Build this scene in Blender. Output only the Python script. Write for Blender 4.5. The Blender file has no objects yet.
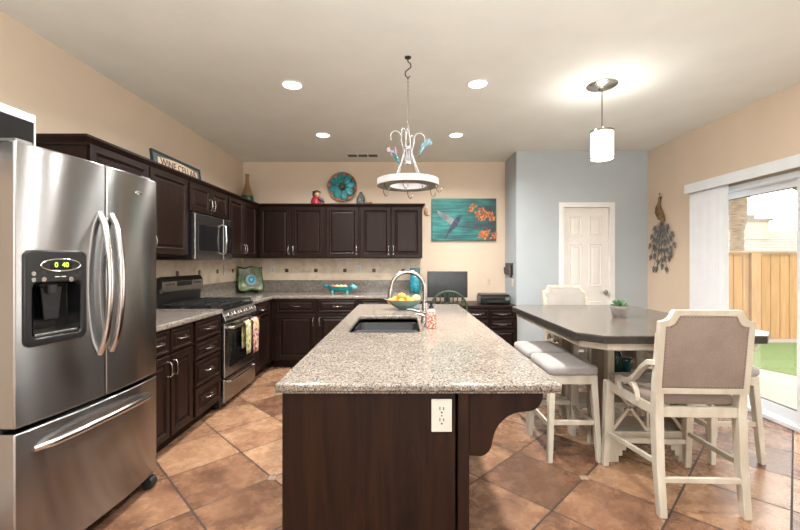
import bpy, bmesh, math, random
from mathutils import Vector, Matrix
random.seed(7)
S = bpy.context.scene
C = S.collection
PI = math.pi
R = math.radians
LX, RX, KY, BY, RETX = -2.25, 3.10, 5.53, 4.98, 1.437      # left wall, right wall, kitchen wall, blue wall, return wall
CH = 2.74                                                  # ceiling height
NEARY = -3.6                                               # wall of the room behind the camera

# ------------------------------------------------------------------ camera
cd = bpy.data.cameras.new('camera'); cam = bpy.data.objects.new('camera', cd); C.objects.link(cam)
cam.location = (0, 0, 1.333); cam.rotation_euler = (R(90), 0, 0)
cd.sensor_width = 36; cd.lens = 393 / 800 * 36
cd.shift_x = -3 / 800; cd.shift_y = -3 / 800
cd.clip_start = 0.05; cd.clip_end = 200
S.camera = cam

# ------------------------------------------------------------------ sky, sun, large lights, exposure
w = bpy.data.worlds.new('sky'); S.world = w; w.use_nodes = True
wn = w.node_tree.nodes; wb = wn['Background']
wb.inputs[0].default_value = (1.0, 0.985, 0.95, 1); wb.inputs[1].default_value = 5.0
def light(name, kind, loc, rot, power, color=(1, 1, 1), **kw):
    d = bpy.data.lights.new(name, kind); d.energy = power; d.color = color
    for k, v in kw.items(): setattr(d, k, v)
    o = bpy.data.objects.new(name, d); o.location = loc; o.rotation_euler = rot; C.objects.link(o)
    return o
light('sun', 'SUN', (0, 0, 20), (R(38), R(12), 0), 0.7, (1, 0.95, 0.86), angle=R(12))
pt = light('door_portal', 'AREA', (RX + 0.16, 2.85, 1.0), (0, R(90), 0), 1, shape='RECTANGLE', size=2.0, size_y=1.9)
pt.data.cycles.is_portal = True
light('rear_window_daylight', 'AREA', (0.3, NEARY + 0.06, 1.45), (R(90), 0, 0), 12, (0.95, 0.99, 1.0), shape='RECTANGLE', size=3.6, size_y=1.7)
light('bounce_flash', 'AREA', (0.4, -0.5, 1.7), (R(180), 0, 0), 145, (0.93, 0.99, 1.0), shape='RECTANGLE', size=2.4, size_y=1.6)
for x_ in (-.88, .59):
    light('recessed_lamp', 'AREA', (x_, 1.75, CH - .012), (0, 0, 0), 26, (1, .96, .91), shape='DISK', size=.13, spread=R(150))
S.view_settings.view_transform = 'Standard'; S.view_settings.look = 'None'
S.view_settings.gamma = 1; S.view_settings.use_curve_mapping = False
S.view_settings.exposure = 0.4
S.cycles.use_denoising = True
S.cycles.max_bounces = 10; S.cycles.diffuse_bounces = 5; S.cycles.glossy_bounces = 4
S.cycles.transmission_bounces = 6; S.cycles.transparent_max_bounces = 12
S.cycles.caustics_reflective = False; S.cycles.caustics_refractive = False
S.cycles.sample_clamp_indirect = 6

# ------------------------------------------------------------------ material helpers
def new_mat(name):
    m = bpy.data.materials.new(name); m.use_nodes = True
    nt = m.node_tree; b = nt.nodes['Principled BSDF']
    return m, nt, b
class NT:
    def __init__(s, nt): s.nt = nt
    def node(s, t, **kw):
        n = s.nt.nodes.new(t)
        for k, v in kw.items(): setattr(n, k, v)
        return n
    def link(s, a, b): s.nt.links.new(a, b)
    def setin(s, sock, v):
        if hasattr(v, 'is_linked') or isinstance(v, bpy.types.NodeSocket): s.link(v, sock)
        else: sock.default_value = v
    def math(s, op, a, b=0.0, c=0.0):
        n = s.node('ShaderNodeMath', operation=op)
        s.setin(n.inputs[0], a); s.setin(n.inputs[1], b); s.setin(n.inputs[2], c)
        return n.outputs[0]
    def coord(s, scale=(1, 1, 1), loc=(0, 0, 0), rot=(0, 0, 0)):
        tc = s.node('ShaderNodeTexCoord'); mp = s.node('ShaderNodeMapping')
        mp.inputs['Scale'].default_value = scale; mp.inputs['Location'].default_value = loc; mp.inputs['Rotation'].default_value = rot
        s.link(tc.outputs['Object'], mp.inputs['Vector']); return mp.outputs[0]
    def noise(s, vec, scale, detail=4, rough=0.5, dist=0.0):
        n = s.node('ShaderNodeTexNoise'); s.link(vec, n.inputs['Vector'])
        n.inputs['Scale'].default_value = scale; n.inputs['Detail'].default_value = detail
        n.inputs['Roughness'].default_value = rough; n.inputs['Distortion'].default_value = dist
        return n.outputs[0]
    def ramp(s, fac, stops, interp='LINEAR'):
        n = s.node('ShaderNodeValToRGB'); cr = n.color_ramp; cr.interpolation = interp
        while len(cr.elements) < len(stops): cr.elements.new(0.5)
        for e, (p, c) in zip(cr.elements, stops):
            e.position = p; e.color = (c[0], c[1], c[2], 1)
        s.setin(n.inputs[0], fac); return n.outputs[0]
    def mix(s, fac, a, b, blend='MIX'):
        n = s.node('ShaderNodeMix', data_type='RGBA', blend_type=blend)
        s.setin(n.inputs[0], fac)
        for i, v in ((6, a), (7, b)):
            if isinstance(v, (tuple, list)): n.inputs[i].default_value = (v[0], v[1], v[2], 1)
            else: s.link(v, n.inputs[i])
        return n.outputs[2]
    def bump(s, h, strength, dist=0.01):
        n = s.node('ShaderNodeBump'); n.inputs['Strength'].default_value = strength; n.inputs['Distance'].default_value = dist
        s.link(h, n.inputs['Height']); return n.outputs[0]

def pm(name, col, rough=0.5, metal=0.0, var=0.12, scale=8, stretch=(1, 1, 1), bump=0.0, bscale=None, spec=0.5, coat=0.0, col2=None, emit=None, trans=0.0, ior=1.45, detail=4):
    """principled material whose colour wanders between two tones on a noise field"""
    m, nt, b = new_mat(name); t = NT(nt)
    v = t.coord(stretch); n = t.noise(v, scale, detail)
    if col2 is None: col2 = tuple(c * (1 - var * 2) for c in col); col = tuple(min(1, c * (1 + var * 0.6)) for c in col)
    t.link(t.ramp(n, [(0.3, col2), (0.7, col)]), b.inputs['Base Color'])
    b.inputs['Roughness'].default_value = rough; b.inputs['Metallic'].default_value = metal
    b.inputs['Specular IOR Level'].default_value = spec
    b.inputs['Coat Weight'].default_value = coat; b.inputs['Coat Roughness'].default_value = 0.15
    b.inputs['Transmission Weight'].default_value = trans; b.inputs['IOR'].default_value = ior
    if bump:
        n2 = t.noise(v, bscale or scale * 4, 3); t.link(t.bump(n2, bump), b.inputs['Normal'])
    if emit:
        b.inputs['Emission Color'].default_value = (*emit[0], 1); b.inputs['Emission Strength'].default_value = emit[1]
    return m
M = {}
M['wall'] = pm('wall_peach', (0.68, 0.555, 0.435), 0.75, var=0.02, scale=3, bump=0.06, bscale=120)
M['blue'] = pm('wall_blue_grey', (0.44, 0.487, 0.518), 0.75, var=0.02, scale=3, bump=0.06, bscale=120)
M['ceil'] = pm('ceiling_paint', (0.82, 0.835, 0.80), 0.85, var=0.02, scale=3, bump=0.12, bscale=60)
M['white'] = pm('white_paint', (0.80, 0.80, 0.79), 0.4, var=0.02)
M['door'] = pm('door_paint', (0.78, 0.75, 0.71), 0.4, var=0.02)
M['vinyl'] = pm('white_vinyl', (0.76, 0.79, 0.83), 0.35, var=0.02)
M['plate'] = pm('outlet_plastic', (0.64, 0.61, 0.55), 0.35, var=0.02)
M['slot'] = pm('outlet_slot', (0.03, 0.03, 0.03), 0.6)
M['nickel'] = pm('satin_nickel', (0.42, 0.40, 0.37), 0.26, 1.0, var=0.03)
M['steel'] = None
M['blackpl'] = pm('black_plastic', (0.012, 0.012, 0.013), 0.28, var=0.1)
M['black'] = pm('matte_black', (0.02, 0.02, 0.021), 0.55, var=0.1)
M['iron'] = pm('cast_iron', (0.018, 0.018, 0.018), 0.6, var=0.2, bump=0.2, bscale=90)
M['glassblk'] = pm('dark_glass', (0.008, 0.008, 0.009), 0.07, var=0.05, coat=0.4)
M['fridge_side'] = pm('fridge_side_grey', (0.16, 0.155, 0.15), 0.5, var=0.05, bump=0.05, bscale=200)
M['cream'] = pm('distressed_cream_paint', (0.60, 0.565, 0.49), 0.5, col2=(0.47, 0.42, 0.34), scale=5, stretch=(3, 3, 1), detail=6, bump=0.05)
M['fabric'] = None
M['tabletop'] = None
M['chrome'] = pm('chrome', (0.82, 0.82, 0.83), 0.12, 1.0, var=0.02)
M['gold'] = pm('gold_foil', (0.65, 0.42, 0.10), 0.3, 1.0)
M['sinkc'] = pm('composite_black_sink', (0.022, 0.023, 0.026), 0.35, var=0.2, scale=60)

def wood(name, c0, c1, rough, sc=(14, 14, 1.1), coat=0.25):
    m, nt, b = new_mat(name); t = NT(nt)
    v = t.coord(sc); n = t.noise(v, 2.2, 8, 0.62, 1.2)
    v2 = t.coord((sc[0] * 7, sc[1] * 7, sc[2] * 1.5)); n2 = t.noise(v2, 1.8, 3, 0.5)
    f = t.math('ADD', t.math('MULTIPLY', n, 0.75), t.math('MULTIPLY', n2, 0.25))
    t.link(t.ramp(f, [(0.32, c0), (0.52, tuple((a + d) / 2 for a, d in zip(c0, c1))), (0.70, c1)]), b.inputs['Base Color'])
    b.inputs['Roughness'].default_value = rough; b.inputs['Coat Weight'].default_value = coat; b.inputs['Coat Roughness'].default_value = 0.25
    b.inputs['Specular IOR Level'].default_value = 0.2
    t.link(t.bump(n2, 0.04), b.inputs['Normal'])
    return m
M['espresso'] = wood('espresso_wood', (0.0065, 0.0030, 0.0023), (0.022, 0.0098, 0.0072), 0.35, coat=0.0)
M['island'] = wood('island_walnut', (0.006, 0.0024, 0.0014), (0.030, 0.011, 0.005), 0.42, (7, 7, 0.8), 0.0)
M['tabletop'] = wood('grey_brown_tabletop', (0.065, 0.055, 0.047), (0.19, 0.165, 0.142), 0.2, (14, 1.1, 14), 0.3)
M['tableedge'] = wood('dark_table_edge', (0.02, 0.018, 0.017), (0.06, 0.052, 0.047), 0.45, (8, 8, 8), 0.1)
M['cedar'] = wood('cedar_fence', (0.21, 0.115, 0.046), (0.31, 0.19, 0.082), 0.8, (5, 5, 0.6), 0)

def mk_steel(name, stretch, col=(0.52, 0.515, 0.51), rough=0.26, aniso=0):
    m, nt, b = new_mat(name); t = NT(nt)
    v = t.coord(stretch); n = t.noise(v, 1.0, 3, 0.6)
    t.link(t.ramp(n, [(0.3, tuple(c * 0.97 for c in col)), (0.7, col)]), b.inputs['Base Color'])
    b.inputs['Metallic'].default_value = 1.0
    t.link(t.math('MULTIPLY_ADD', n, 0.06, rough - 0.03), b.inputs['Roughness'])
    if aniso:
        b.inputs['Anisotropic'].default_value = aniso; b.inputs['Anisotropic Rotation'].default_value = 0.25; t.nt.links.remove(b.inputs['Roughness'].links[0]); b.inputs['Roughness'].default_value = rough
        tg_ = t.node('ShaderNodeTangent', direction_type='RADIAL', axis='Z'); t.link(tg_.outputs[0], b.inputs['Tangent'])
    return m
M['steel'] = mk_steel('brushed_steel', (3, 3, 260), (0.40, 0.40, 0.405), 0.21, 1.0)
M['steelA'] = mk_steel('appliance_steel', (3, 3, 200), (0.36, 0.355, 0.35), 0.26)
M['steelH'] = mk_steel('brushed_steel_handle', (60, 60, 60), (0.60, 0.59, 0.58), 0.2)

def mk_fabric(name, c0, c1):
    m, nt, b = new_mat(name); t = NT(nt)
    v = t.coord(); n = t.noise(v, 6, 5); wv = t.noise(v, 320, 2)
    f = t.math('ADD', t.math('MULTIPLY', n, 0.4), t.math('MULTIPLY', wv, 0.6))
    t.link(t.ramp(f, [(0.35, c0), (0.65, c1)]), b.inputs['Base Color'])
    b.inputs['Roughness'].default_value = 0.9; b.inputs['Sheen Weight'].default_value = 0.2
    t.link(t.bump(wv, 0.25, 0.003), b.inputs['Normal'])
    return m
M['fabric'] = mk_fabric('taupe_linen', (0.185, 0.14, 0.118), (0.30, 0.238, 0.205))
M['fabric_grey'] = mk_fabric('grey_linen', (0.26, 0.24, 0.235), (0.40, 0.375, 0.365))

M['fabric_light'] = mk_fabric('pale_linen', (0.34, 0.315, 0.295), (0.47, 0.44, 0.415))
def mk_granite():
    m, nt, b = new_mat('speckled_granite'); t = NT(nt)
    v = t.coord()
    vo = t.node('ShaderNodeTexVoronoi'); vo.inputs['Scale'].default_value = 240; t.link(v, vo.inputs['Vector'])
    sep = t.node('ShaderNodeSeparateColor'); t.link(vo.outputs['Color'], sep.inputs[0])
    big = t.noise(v, 9, 5, 0.6); mid = t.noise(v, 70, 4, 0.6)
    f = t.math('ADD', t.math('MULTIPLY', sep.outputs[0], 0.62), t.math('MULTIPLY', mid, 0.52))
    f = t.math('ADD', f, t.math('MULTIPLY', big, 0.22))
    col = t.ramp(f, [(0.30, (0.02, 0.017, 0.015)), (0.44, (0.09, 0.07, 0.057)), (0.56, (0.185, 0.148, 0.12)), (0.70, (0.25, 0.212, 0.18)),
                     (0.84, (0.31, 0.275, 0.24)), (0.92, (0.15, 0.14, 0.13)), (0.98, (0.42, 0.39, 0.36))])
    t.link(col, b.inputs['Base Color'])
    b.inputs['Roughness'].default_value = 0.13; b.inputs['Specular IOR Level'].default_value = 0.5
    return m
M['granite'] = mk_granite()

def mk_floor():
    m, nt, b = new_mat('diagonal_slate_tile'); t = NT(nt)
    tc = t.node('ShaderNodeTexCoord'); sp = t.node('ShaderNodeSeparateXYZ'); t.link(tc.outputs['Object'], sp.inputs[0])
    x, y = sp.outputs[0], sp.outputs[1]
    P = 0.6435
    u = t.math('DIVIDE', t.math('SUBTRACT', t.math('SUBTRACT', x, y), -1.31), P)
    v = t.math('DIVIDE', t.math('SUBTRACT', t.math('ADD', x, y), 3.55), P)
    def edge(q):
        f = t.math('SUBTRACT', q, t.math('ROUND', q)); return t.math('ABSOLUTE', f)
    du, dv = edge(u), edge(v)
    d = t.math('MINIMUM', du, dv)
    grout = t.math('LESS_THAN', d, 0.0115)
    # small clay inset where every third corner meets
    def third(q):
        r = t.math('DIVIDE', t.math('ROUND', q), 3.0); return t.math('LESS_THAN', t.math('ABSOLUTE', t.math('SUBTRACT', r, t.math('ROUND', r))), 0.1)
    both = t.math('MULTIPLY', third(u), third(v))
    s = t.math('ADD', du, dv)
    inset = t.math('MULTIPLY', both, t.math('LESS_THAN', s, 0.075))
    ring = t.math('MULTIPLY', both, t.math('MULTIPLY', t.math('LESS_THAN', s, 0.088), t.math('GREATER_THAN', s, 0.075)))
    cmb = t.node('ShaderNodeCombineXYZ'); t.link(t.math('FLOOR', u), cmb.inputs[0]); t.link(t.math('FLOOR', v), cmb.inputs[1])
    wn_ = t.node('ShaderNodeTexWhiteNoise', noise_dimensions='3D'); t.link(cmb.outputs[0], wn_.inputs[0])
    # per tile shift of the stone pattern
    add = t.node('ShaderNodeVectorMath', operation='MULTIPLY_ADD'); t.link(wn_.outputs[1], add.inputs[0]); add.inputs[1].default_value = (9, 9, 9); t.link(tc.outputs['Object'], add.inputs[2])
    n1 = t.noise(add.outputs[0], 3.2, 8, 0.62, 0.8); n2 = t.noise(add.outputs[0], 16, 6, 0.65, 0.5)
    f = t.math('ADD', t.math('MULTIPLY', n1, 0.66), t.math('MULTIPLY', n2, 0.26))
    f = t.math('ADD', f, t.math('MULTIPLY', t.math('SUBTRACT', wn_.outputs[0], 0.53), 0.28))
    stone = t.ramp(f, [(0.30, (0.13, 0.066, 0.04)), (0.41, (0.225, 0.115, 0.068)), (0.50, (0.315, 0.175, 0.10)), (0.60, (0.40, 0.24, 0.145)), (0.74, (0.48, 0.33, 0.225))])
    col = t.mix(inset, stone, (0.36, 0.26, 0.19))
    g = t.math('MAXIMUM', t.math('MULTIPLY', grout, t.math('SUBTRACT', 1.0, inset)), ring)
    col = t.mix(g, col, (0.03, 0.02, 0.015))
    t.link(col, b.inputs['Base Color'])
    rg = t.math('MULTIPLY_ADD', n2, 0.24, 0.15)
    t.link(t.math('MAXIMUM', rg, t.math('MULTIPLY', g, 0.8)), b.inputs['Roughness'])
    h = t.math('SUBTRACT', t.math('MULTIPLY', n2, 0.2), g)
    t.link(t.bump(h, 0.25, 0.004), b.inputs['Normal'])
    return m
M['floor'] = mk_floor()

def mk_splash():
    m, nt, b = new_mat('travertine_tile'); t = NT(nt)
    tc = t.node('ShaderNodeTexCoord'); sp = t.node('ShaderNodeSeparateXYZ'); t.link(tc.outputs['Object'], sp.inputs[0])
    z = sp.outputs[2]
    def lines(q, off, pitch, wd):
        r = t.math('DIVIDE', t.math('SUBTRACT', q, off), pitch)
        return t.math('LESS_THAN', t.math('ABSOLUTE', t.math('SUBTRACT', r, t.math('ROUND', r))), wd / pitch)
    gx = t.math('MAXIMUM', lines(sp.outputs[0], -2.04, 0.204, 0.0018), lines(z, 1.19, 0.153, 0.0018))
    n = t.noise(tc.outputs['Object'], 7, 7, 0.6, 0.6)
    col = t.ramp(n, [(0.3, (0.50, 0.40, 0.29)), (0.5, (0.64, 0.53, 0.40)), (0.72, (0.72, 0.62, 0.50))])
    t.link(t.mix(gx, col, (0.58, 0.50, 0.41)), b.inputs['Base Color'])
    b.inputs['Roughness'].default_value = 0.35
    return m
M['splash'] = mk_splash()
M['accent'] = pm('bronze_accent_tile', (0.10, 0.06, 0.04), 0.3, var=0.3, scale=40)

def mk_glass(name, tint=(1, 1, 1), refl=0.03, rough=0.0):
    m, nt, b = new_mat(name); t = NT(nt); nt.nodes.remove(b)
    tr = t.node('ShaderNodeBsdfTransparent'); tr.inputs[0].default_value = (*tint, 1)
    gl = t.node('ShaderNodeBsdfGlossy'); gl.inputs['Roughness'].default_value = rough
    lw = t.node('ShaderNodeLayerWeight'); lw.inputs[0].default_value = 0.5
    fr_ = t.math('MULTIPLY_ADD', t.math('POWER', lw.outputs['Facing'], 4.0), 0.6, refl)
    mx = t.node('ShaderNodeMixShader'); t.link(fr_, mx.inputs[0]); t.link(tr.outputs[0], mx.inputs[1]); t.link(gl.outputs[0], mx.inputs[2])
    t.link(mx.outputs[0], nt.nodes['Material Output'].inputs[0]); return m
M['glass'] = mk_glass('window_glass')
M['wineglass'] = mk_glass('clear_stemware', (0.93, 0.96, 0.95))

# ------------------------------------------------------------------ mesh helpers
class MB:
    def __init__(s): s.bm = bmesh.new(); s.mi = 0
    def face(s, vs):
        try: f = s.bm.faces.new(vs); f.material_index = s.mi; return f
        except ValueError: return None
    def hexa(s, p):
        v = [s.bm.verts.new(q) for q in p]
        for f in ((3, 2, 1, 0), (4, 5, 6, 7), (0, 1, 5, 4), (1, 2, 6, 5), (2, 3, 7, 6), (3, 0, 4, 7)): s.face([v[i] for i in f])
        return s
    def box(s, x0, x1, y0, y1, z0, z1):
        return s.hexa([(x0, y0, z0), (x1, y0, z0), (x1, y1, z0), (x0, y1, z0), (x0, y0, z1), (x1, y0, z1), (x1, y1, z1), (x0, y1, z1)])
    def bar(s, p0, p1, a0, b0, a1=None, b1=None):
        """vertical-ish tapered bar, rectangles a (x) by b (y) at both ends"""
        a1 = a0 if a1 is None else a1; b1 = b0 if b1 is None else b1
        f = lambda p, a, b: [(p[0] - a / 2, p[1] - b / 2, p[2]), (p[0] + a / 2, p[1] - b / 2, p[2]), (p[0] + a / 2, p[1] + b / 2, p[2]), (p[0] - a / 2, p[1] + b / 2, p[2])]
        return s.hexa(f(p0, a0, b0) + f(p1, a1, b1))
    def beam(s, p0, p1, wd, h, up=(0, 0, 1)):
        """rectangular beam along any direction"""
        p0, p1 = Vector(p0), Vector(p1); d = (p1 - p0).normalized(); sd = d.cross(Vector(up)).normalized(); u = sd.cross(d)
        f = lambda p: [p - sd * wd / 2 - u * h / 2, p + sd * wd / 2 - u * h / 2, p + sd * wd / 2 + u * h / 2, p - sd * wd / 2 + u * h / 2]
        return s.hexa(f(p0) + f(p1))
    def loops(s, rings, cap0=True, cap1=True, closed=True):
        vs = [[s.bm.verts.new(p) for p in r] for r in rings]
        n = len(vs[0])
        for a, b in zip(vs, vs[1:]):
            for i in range(n if closed else n - 1):
                j = (i + 1) % n; s.face([a[i], a[j], b[j], b[i]])
        if cap0: s.face(vs[0][::-1])
        if cap1: s.face(vs[-1])
        return s
    def tube(s, pts, r, seg=8, cap=True, closed=False):
        pts = [Vector(p) for p in pts]; n = len(pts)
        rr = r if isinstance(r, (list, tuple)) else [r] * n
        rings = []; prev = None
        for i, p in enumerate(pts):
            a = pts[(i - 1) % n] if (closed or i > 0) else p; b = pts[(i + 1) % n] if (closed or i < n - 1) else p
            d = (b - a).normalized()
            if prev is None:
                up = Vector((0, 0, 1)) if abs(d.z) < 0.9 else Vector((1, 0, 0)); sd = d.cross(up).normalized()
            else: sd = (prev - d * prev.dot(d)).normalized()
            prev = sd; u = sd.cross(d)
            rings.append([p + (sd * math.cos(2 * PI * k / seg) + u * math.sin(2 * PI * k / seg)) * rr[i] for k in range(seg)])
        if closed: rings.append(rings[0]); return s.loops(rings, False, False)
        return s.loops(rings, cap, cap)
    def cyl(s, p0, p1, r0, r1=None, seg=20): return s.tube([p0, p1], [r0, r0 if r1 is None else r1], seg)
    def lathe(s, prof, c=(0, 0, 0), seg=28, cap0=True, cap1=True, sx=1, sy=1):
        rings = [[(c[0] + sx * r * math.cos(2 * PI * k / seg), c[1] + sy * r * math.sin(2 * PI * k / seg), c[2] + z) for k in range(seg)] for r, z in prof]
        return s.loops(rings, cap0, cap1)
    def ball(s, c, r, seg=16, rings=10):
        r = r if isinstance(r, (tuple, list)) else (r, r, r)
        rr = []
        for i in range(rings + 1):
            a = -PI / 2 + PI * (0.02 + 0.96 * i / rings)
            rr.append([(c[0] + r[0] * math.cos(a) * math.cos(2 * PI * k / seg), c[1] + r[1] * math.cos(a) * math.sin(2 * PI * k / seg), c[2] + r[2] * math.sin(a)) for k in range(seg)])
        return s.loops(rr)
    def prism(s, poly, plane, a, b):
        """polygon in 'xy','xz','yz' extruded from a to b on the third axis"""
        f = {'xy': lambda p, q: (p[0], p[1], q), 'xz': lambda p, q: (p[0], q, p[1]), 'yz': lambda p, q: (q, p[0], p[1])}[plane]
        return s.loops([[f(p, a) for p in poly], [f(p, b) for p in poly]])
    def panel(s, x0, x1, z0, z1, y, rings):
        """concentric rectangles facing -y: rings of (inset, outwards)"""
        L = []
        for ins, out in rings:
            L.append([(x0 + ins, y - out, z0 + ins), (x1 - ins, y - out, z0 + ins), (x1 - ins, y - out, z1 - ins), (x0 + ins, y - out, z1 - ins)])
        return s.loops(L)
    def xform(s, mat): bmesh.ops.transform(s.bm, matrix=mat, verts=s.bm.verts); return s
    def build(s, name, mat, parent=None, bevel=0, smooth=None, sub=0, seg=2, loc=None):
        bmesh.ops.recalc_face_normals(s.bm, faces=s.bm.faces)
        me = bpy.data.meshes.new(name); s.bm.to_mesh(me); s.bm.free()
        for m in (mat if isinstance(mat, (list, tuple)) else [mat]): me.materials.append(m)
        return link(name, me, parent, bevel, smooth, sub, seg, loc)
def link(name, me, parent=None, bevel=0, smooth=None, sub=0, seg=2, loc=None):
    o = bpy.data.objects.new(name, me); C.objects.link(o)
    if parent: o.parent = parent
    if loc: o.location = loc
    if smooth is not None:
        me.polygons.foreach_set('use_smooth', [True] * len(me.polygons))
        if smooth < 180: me.set_sharp_from_angle(angle=R(smooth))
    if bevel:
        m = o.modifiers.new('edge', 'BEVEL'); m.width = bevel; m.segments = seg; m.limit_method = 'ANGLE'; m.angle_limit = R(35)
    if sub:
        m = o.modifiers.new('soft', 'SUBSURF'); m.levels = sub; m.render_levels = sub
    return o
def thing(name, label, cat, loc=(0, 0, 0), rz=0, group=None):
    o = bpy.data.objects.new(name, None); C.objects.link(o); o.empty_display_size = 0.1
    o.location = loc; o.rotation_euler = (0, 0, rz); return tag(o, label, cat, group)
def tag(o, label, cat, group=None):
    o['label'] = label; o['category'] = cat
    if group: o['group'] = group
    return o
def struct(o): o['kind'] = 'structure'; return o
def copy_tree(o, parent=None):
    c = o.copy(); C.objects.link(c); c.parent = parent
    for ch in list(o.children): copy_tree(ch, c)
    return c
def curve_slab(name, splines, z_top, th, bev, mat, parent=None, bres=2):
    """flat slab from outlines (later ones cut holes), rounded edges"""
    cu = bpy.data.curves.new(name, 'CURVE'); cu.dimensions = '2D'; cu.fill_mode = 'BOTH'
    cu.extrude = th / 2 - bev; cu.bevel_depth = bev; cu.bevel_resolution = bres; cu.offset = -bev
    for pts in splines:
        sp = cu.splines.new('POLY'); sp.points.add(len(pts) - 1); sp.use_cyclic_u = True
        for q, p in zip(sp.points, pts): q.co = (p[0], p[1], 0, 1)
    tmp = bpy.data.objects.new('tmp', cu); C.objects.link(tmp)
    bpy.context.view_layer.update()
    me = bpy.data.meshes.new_from_object(tmp.evaluated_get(bpy.context.evaluated_depsgraph_get()))
    bpy.data.objects.remove(tmp)
    me.materials.clear(); me.materials.append(mat); me.transform(Matrix.Translation((0, 0, z_top - th / 2)))
    return link(name, me, parent, smooth=40)
def rrect(x0, x1, y0, y1, r, n=6):
    pts = []
    for cx, cy, a in ((x1 - r, y0 + r, -90), (x1 - r, y1 - r, 0), (x0 + r, y1 - r, 90), (x0 + r, y0 + r, 180)):
        for k in range(n + 1):
            t = R(a + 90 * k / n); pts.append((cx + r * math.cos(t), cy + r * math.sin(t)))
    return pts
def text(name, s, size, mat, parent, mtx, ext=0.001):
    cu = bpy.data.curves.new(name, 'FONT'); cu.body = s; cu.size = size; cu.extrude = ext; cu.align_x = 'CENTER'; cu.align_y = 'CENTER'
    tmp = bpy.data.objects.new('tmp', cu); C.objects.link(tmp); bpy.context.view_layer.update()
    me = bpy.data.meshes.new_from_object(tmp.evaluated_get(bpy.context.evaluated_depsgraph_get()))
    bpy.data.objects.remove(tmp); me.materials.clear(); me.materials.append(mat); me.transform(mtx)
    return link(name, me, parent)
def cut(o, x0, x1, y0, y1, z0, z1):
    """real opening cut out of a mesh (object space)"""
    mb = MB().box(x0, x1, y0, y1, z0, z1); k = mb.build('tmp', M['white'])
    md = o.modifiers.new('b', 'BOOLEAN'); md.object = k; md.solver = 'EXACT'; md.operation = 'DIFFERENCE'
    pa = o.parent; o.parent = None
    bpy.context.view_layer.update()
    me = bpy.data.meshes.new_from_object(o.evaluated_get(bpy.context.evaluated_depsgraph_get()))
    o.modifiers.clear(); o.data = me; o.parent = pa
    bpy.data.objects.remove(k)
def sweep(mb, path, prof):
    """profile (outwards, z) swept along an XY path, mitred; outwards is to the right of travel"""
    n = len(path); rings = []
    for i, p in enumerate(path):
        p = Vector(p); d0 = (p - Vector(path[i - 1])).normalized() if i else None; d1 = (Vector(path[i + 1]) - p).normalized() if i < n - 1 else None
        d0 = d0 or d1; d1 = d1 or d0
        n0 = Vector((d0.y, -d0.x)); n1 = Vector((d1.y, -d1.x)); m = (n0 + n1); m = m / (1 + n0.dot(n1))
        rings.append([(p.x + m.x * o, p.y + m.y * o, z) for o, z in prof])
    return mb.loops(rings)
# ================================================================== THE SETTING
def sbox(name, boxes, mat, parent=None, bevel=0):
    mb = MB()
    for b in boxes: mb.box(*b)
    o = mb.build(name, mat, parent, bevel)
    if not parent: struct(o)
    return o
T = 0.14
sbox('floor', [(LX - T, RX + T, NEARY - T, KY + T, -0.1, 0)], M['floor'])
sbox('ceiling', [(LX - T, RX + T, NEARY - T, KY + T, CH, CH + 0.12)], M['ceil'])
sbox('wall_left', [(LX - T, LX, NEARY - T, KY + T, 0, CH)], M['wall'])
sbox('wall_back', [(LX, RETX, KY, KY + T, 0, CH)], M['wall'])
sbox('wall_return', [(RETX, RETX + T, BY + T, KY + T, 0, CH)], M['blue'])
DX0, DX1, DZ = 2.03, 2.62, 2.03
sbox('wall_far', [(RETX, DX0, BY, BY + T, 0, CH), (DX1, RX, BY, BY + T, 0, CH), (DX0, DX1, BY, BY + T, DZ, CH), (DX0 - .1, DX1 + .1, BY + T, BY + T + .05, 0, DZ + .1)], M['blue'])
SY0, SY1, SZ = 1.90, 3.98, 2.05
sbox('wall_right', [(RX, RX + T, NEARY - T, SY0, 0, CH), (RX, RX + T, SY1, BY + T, 0, CH), (RX, RX + T, SY0, SY1, SZ, CH)], M['wall'])
sbox('wall_near', [(LX, -1.5, NEARY - T, NEARY, 0, CH), (2.1, RX, NEARY - T, NEARY, 0, CH), (-1.5, 2.1, NEARY - T, NEARY, 0, 0.6), (-1.5, 2.1, NEARY - T, NEARY, 2.3, CH)], M['wall'])
wf = sbox('window_1', [(-1.5, 2.1, NEARY - T, NEARY - T + .06, .6, .66), (-1.5, 2.1, NEARY - T, NEARY - T + .06, 2.24, 2.3), (-1.5, -1.44, NEARY - T, NEARY - T + .06, .66, 2.24),
                       (2.04, 2.1, NEARY - T, NEARY - T + .06, .66, 2.24), (.27, .33, NEARY - T, NEARY - T + .06, .66, 2.24)], M['white'])
# six panel pantry door with casing
d1 = struct(bpy.data.objects.new('door_1', None)); C.objects.link(d1)
mb = MB(); yD = BY + 0.03
mb.box(DX0 + .0065, DX1 - .0065, yD, yD + .04, 0.008, DZ - .0065); mb.build('door_leaf', M['door'], d1)
mb = MB(); pw = (DX1 - DX0 - 3 * .085) / 2
for i in range(2):
    x0 = DX0 + .085 + i * (pw + .085)
    for z0, z1 in ((0.22, 0.83), (1.02, 1.56), (1.66, 1.92)):
        mb.panel(x0, x1 := x0 + pw, z0, z1, yD, [(0, -.002), (0, .001), (.006, .006), (.014, .006), (.022, .002), (.03, .002), (.05, .007)])
mb.build('raised_panel', M['door'], d1)
mb = MB(); mb.lathe([(.012, 0), (.012, .03), (.026, .04), (.03, .055), (.02, .068)], seg=20); mb.xform(Matrix.Translation((DX1 - .06, yD, .95)) @ Matrix.Rotation(R(90), 4, 'X'))
mb.build('door_knob', M['nickel'], d1, smooth=40)
mb = MB(); cw = .058
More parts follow.
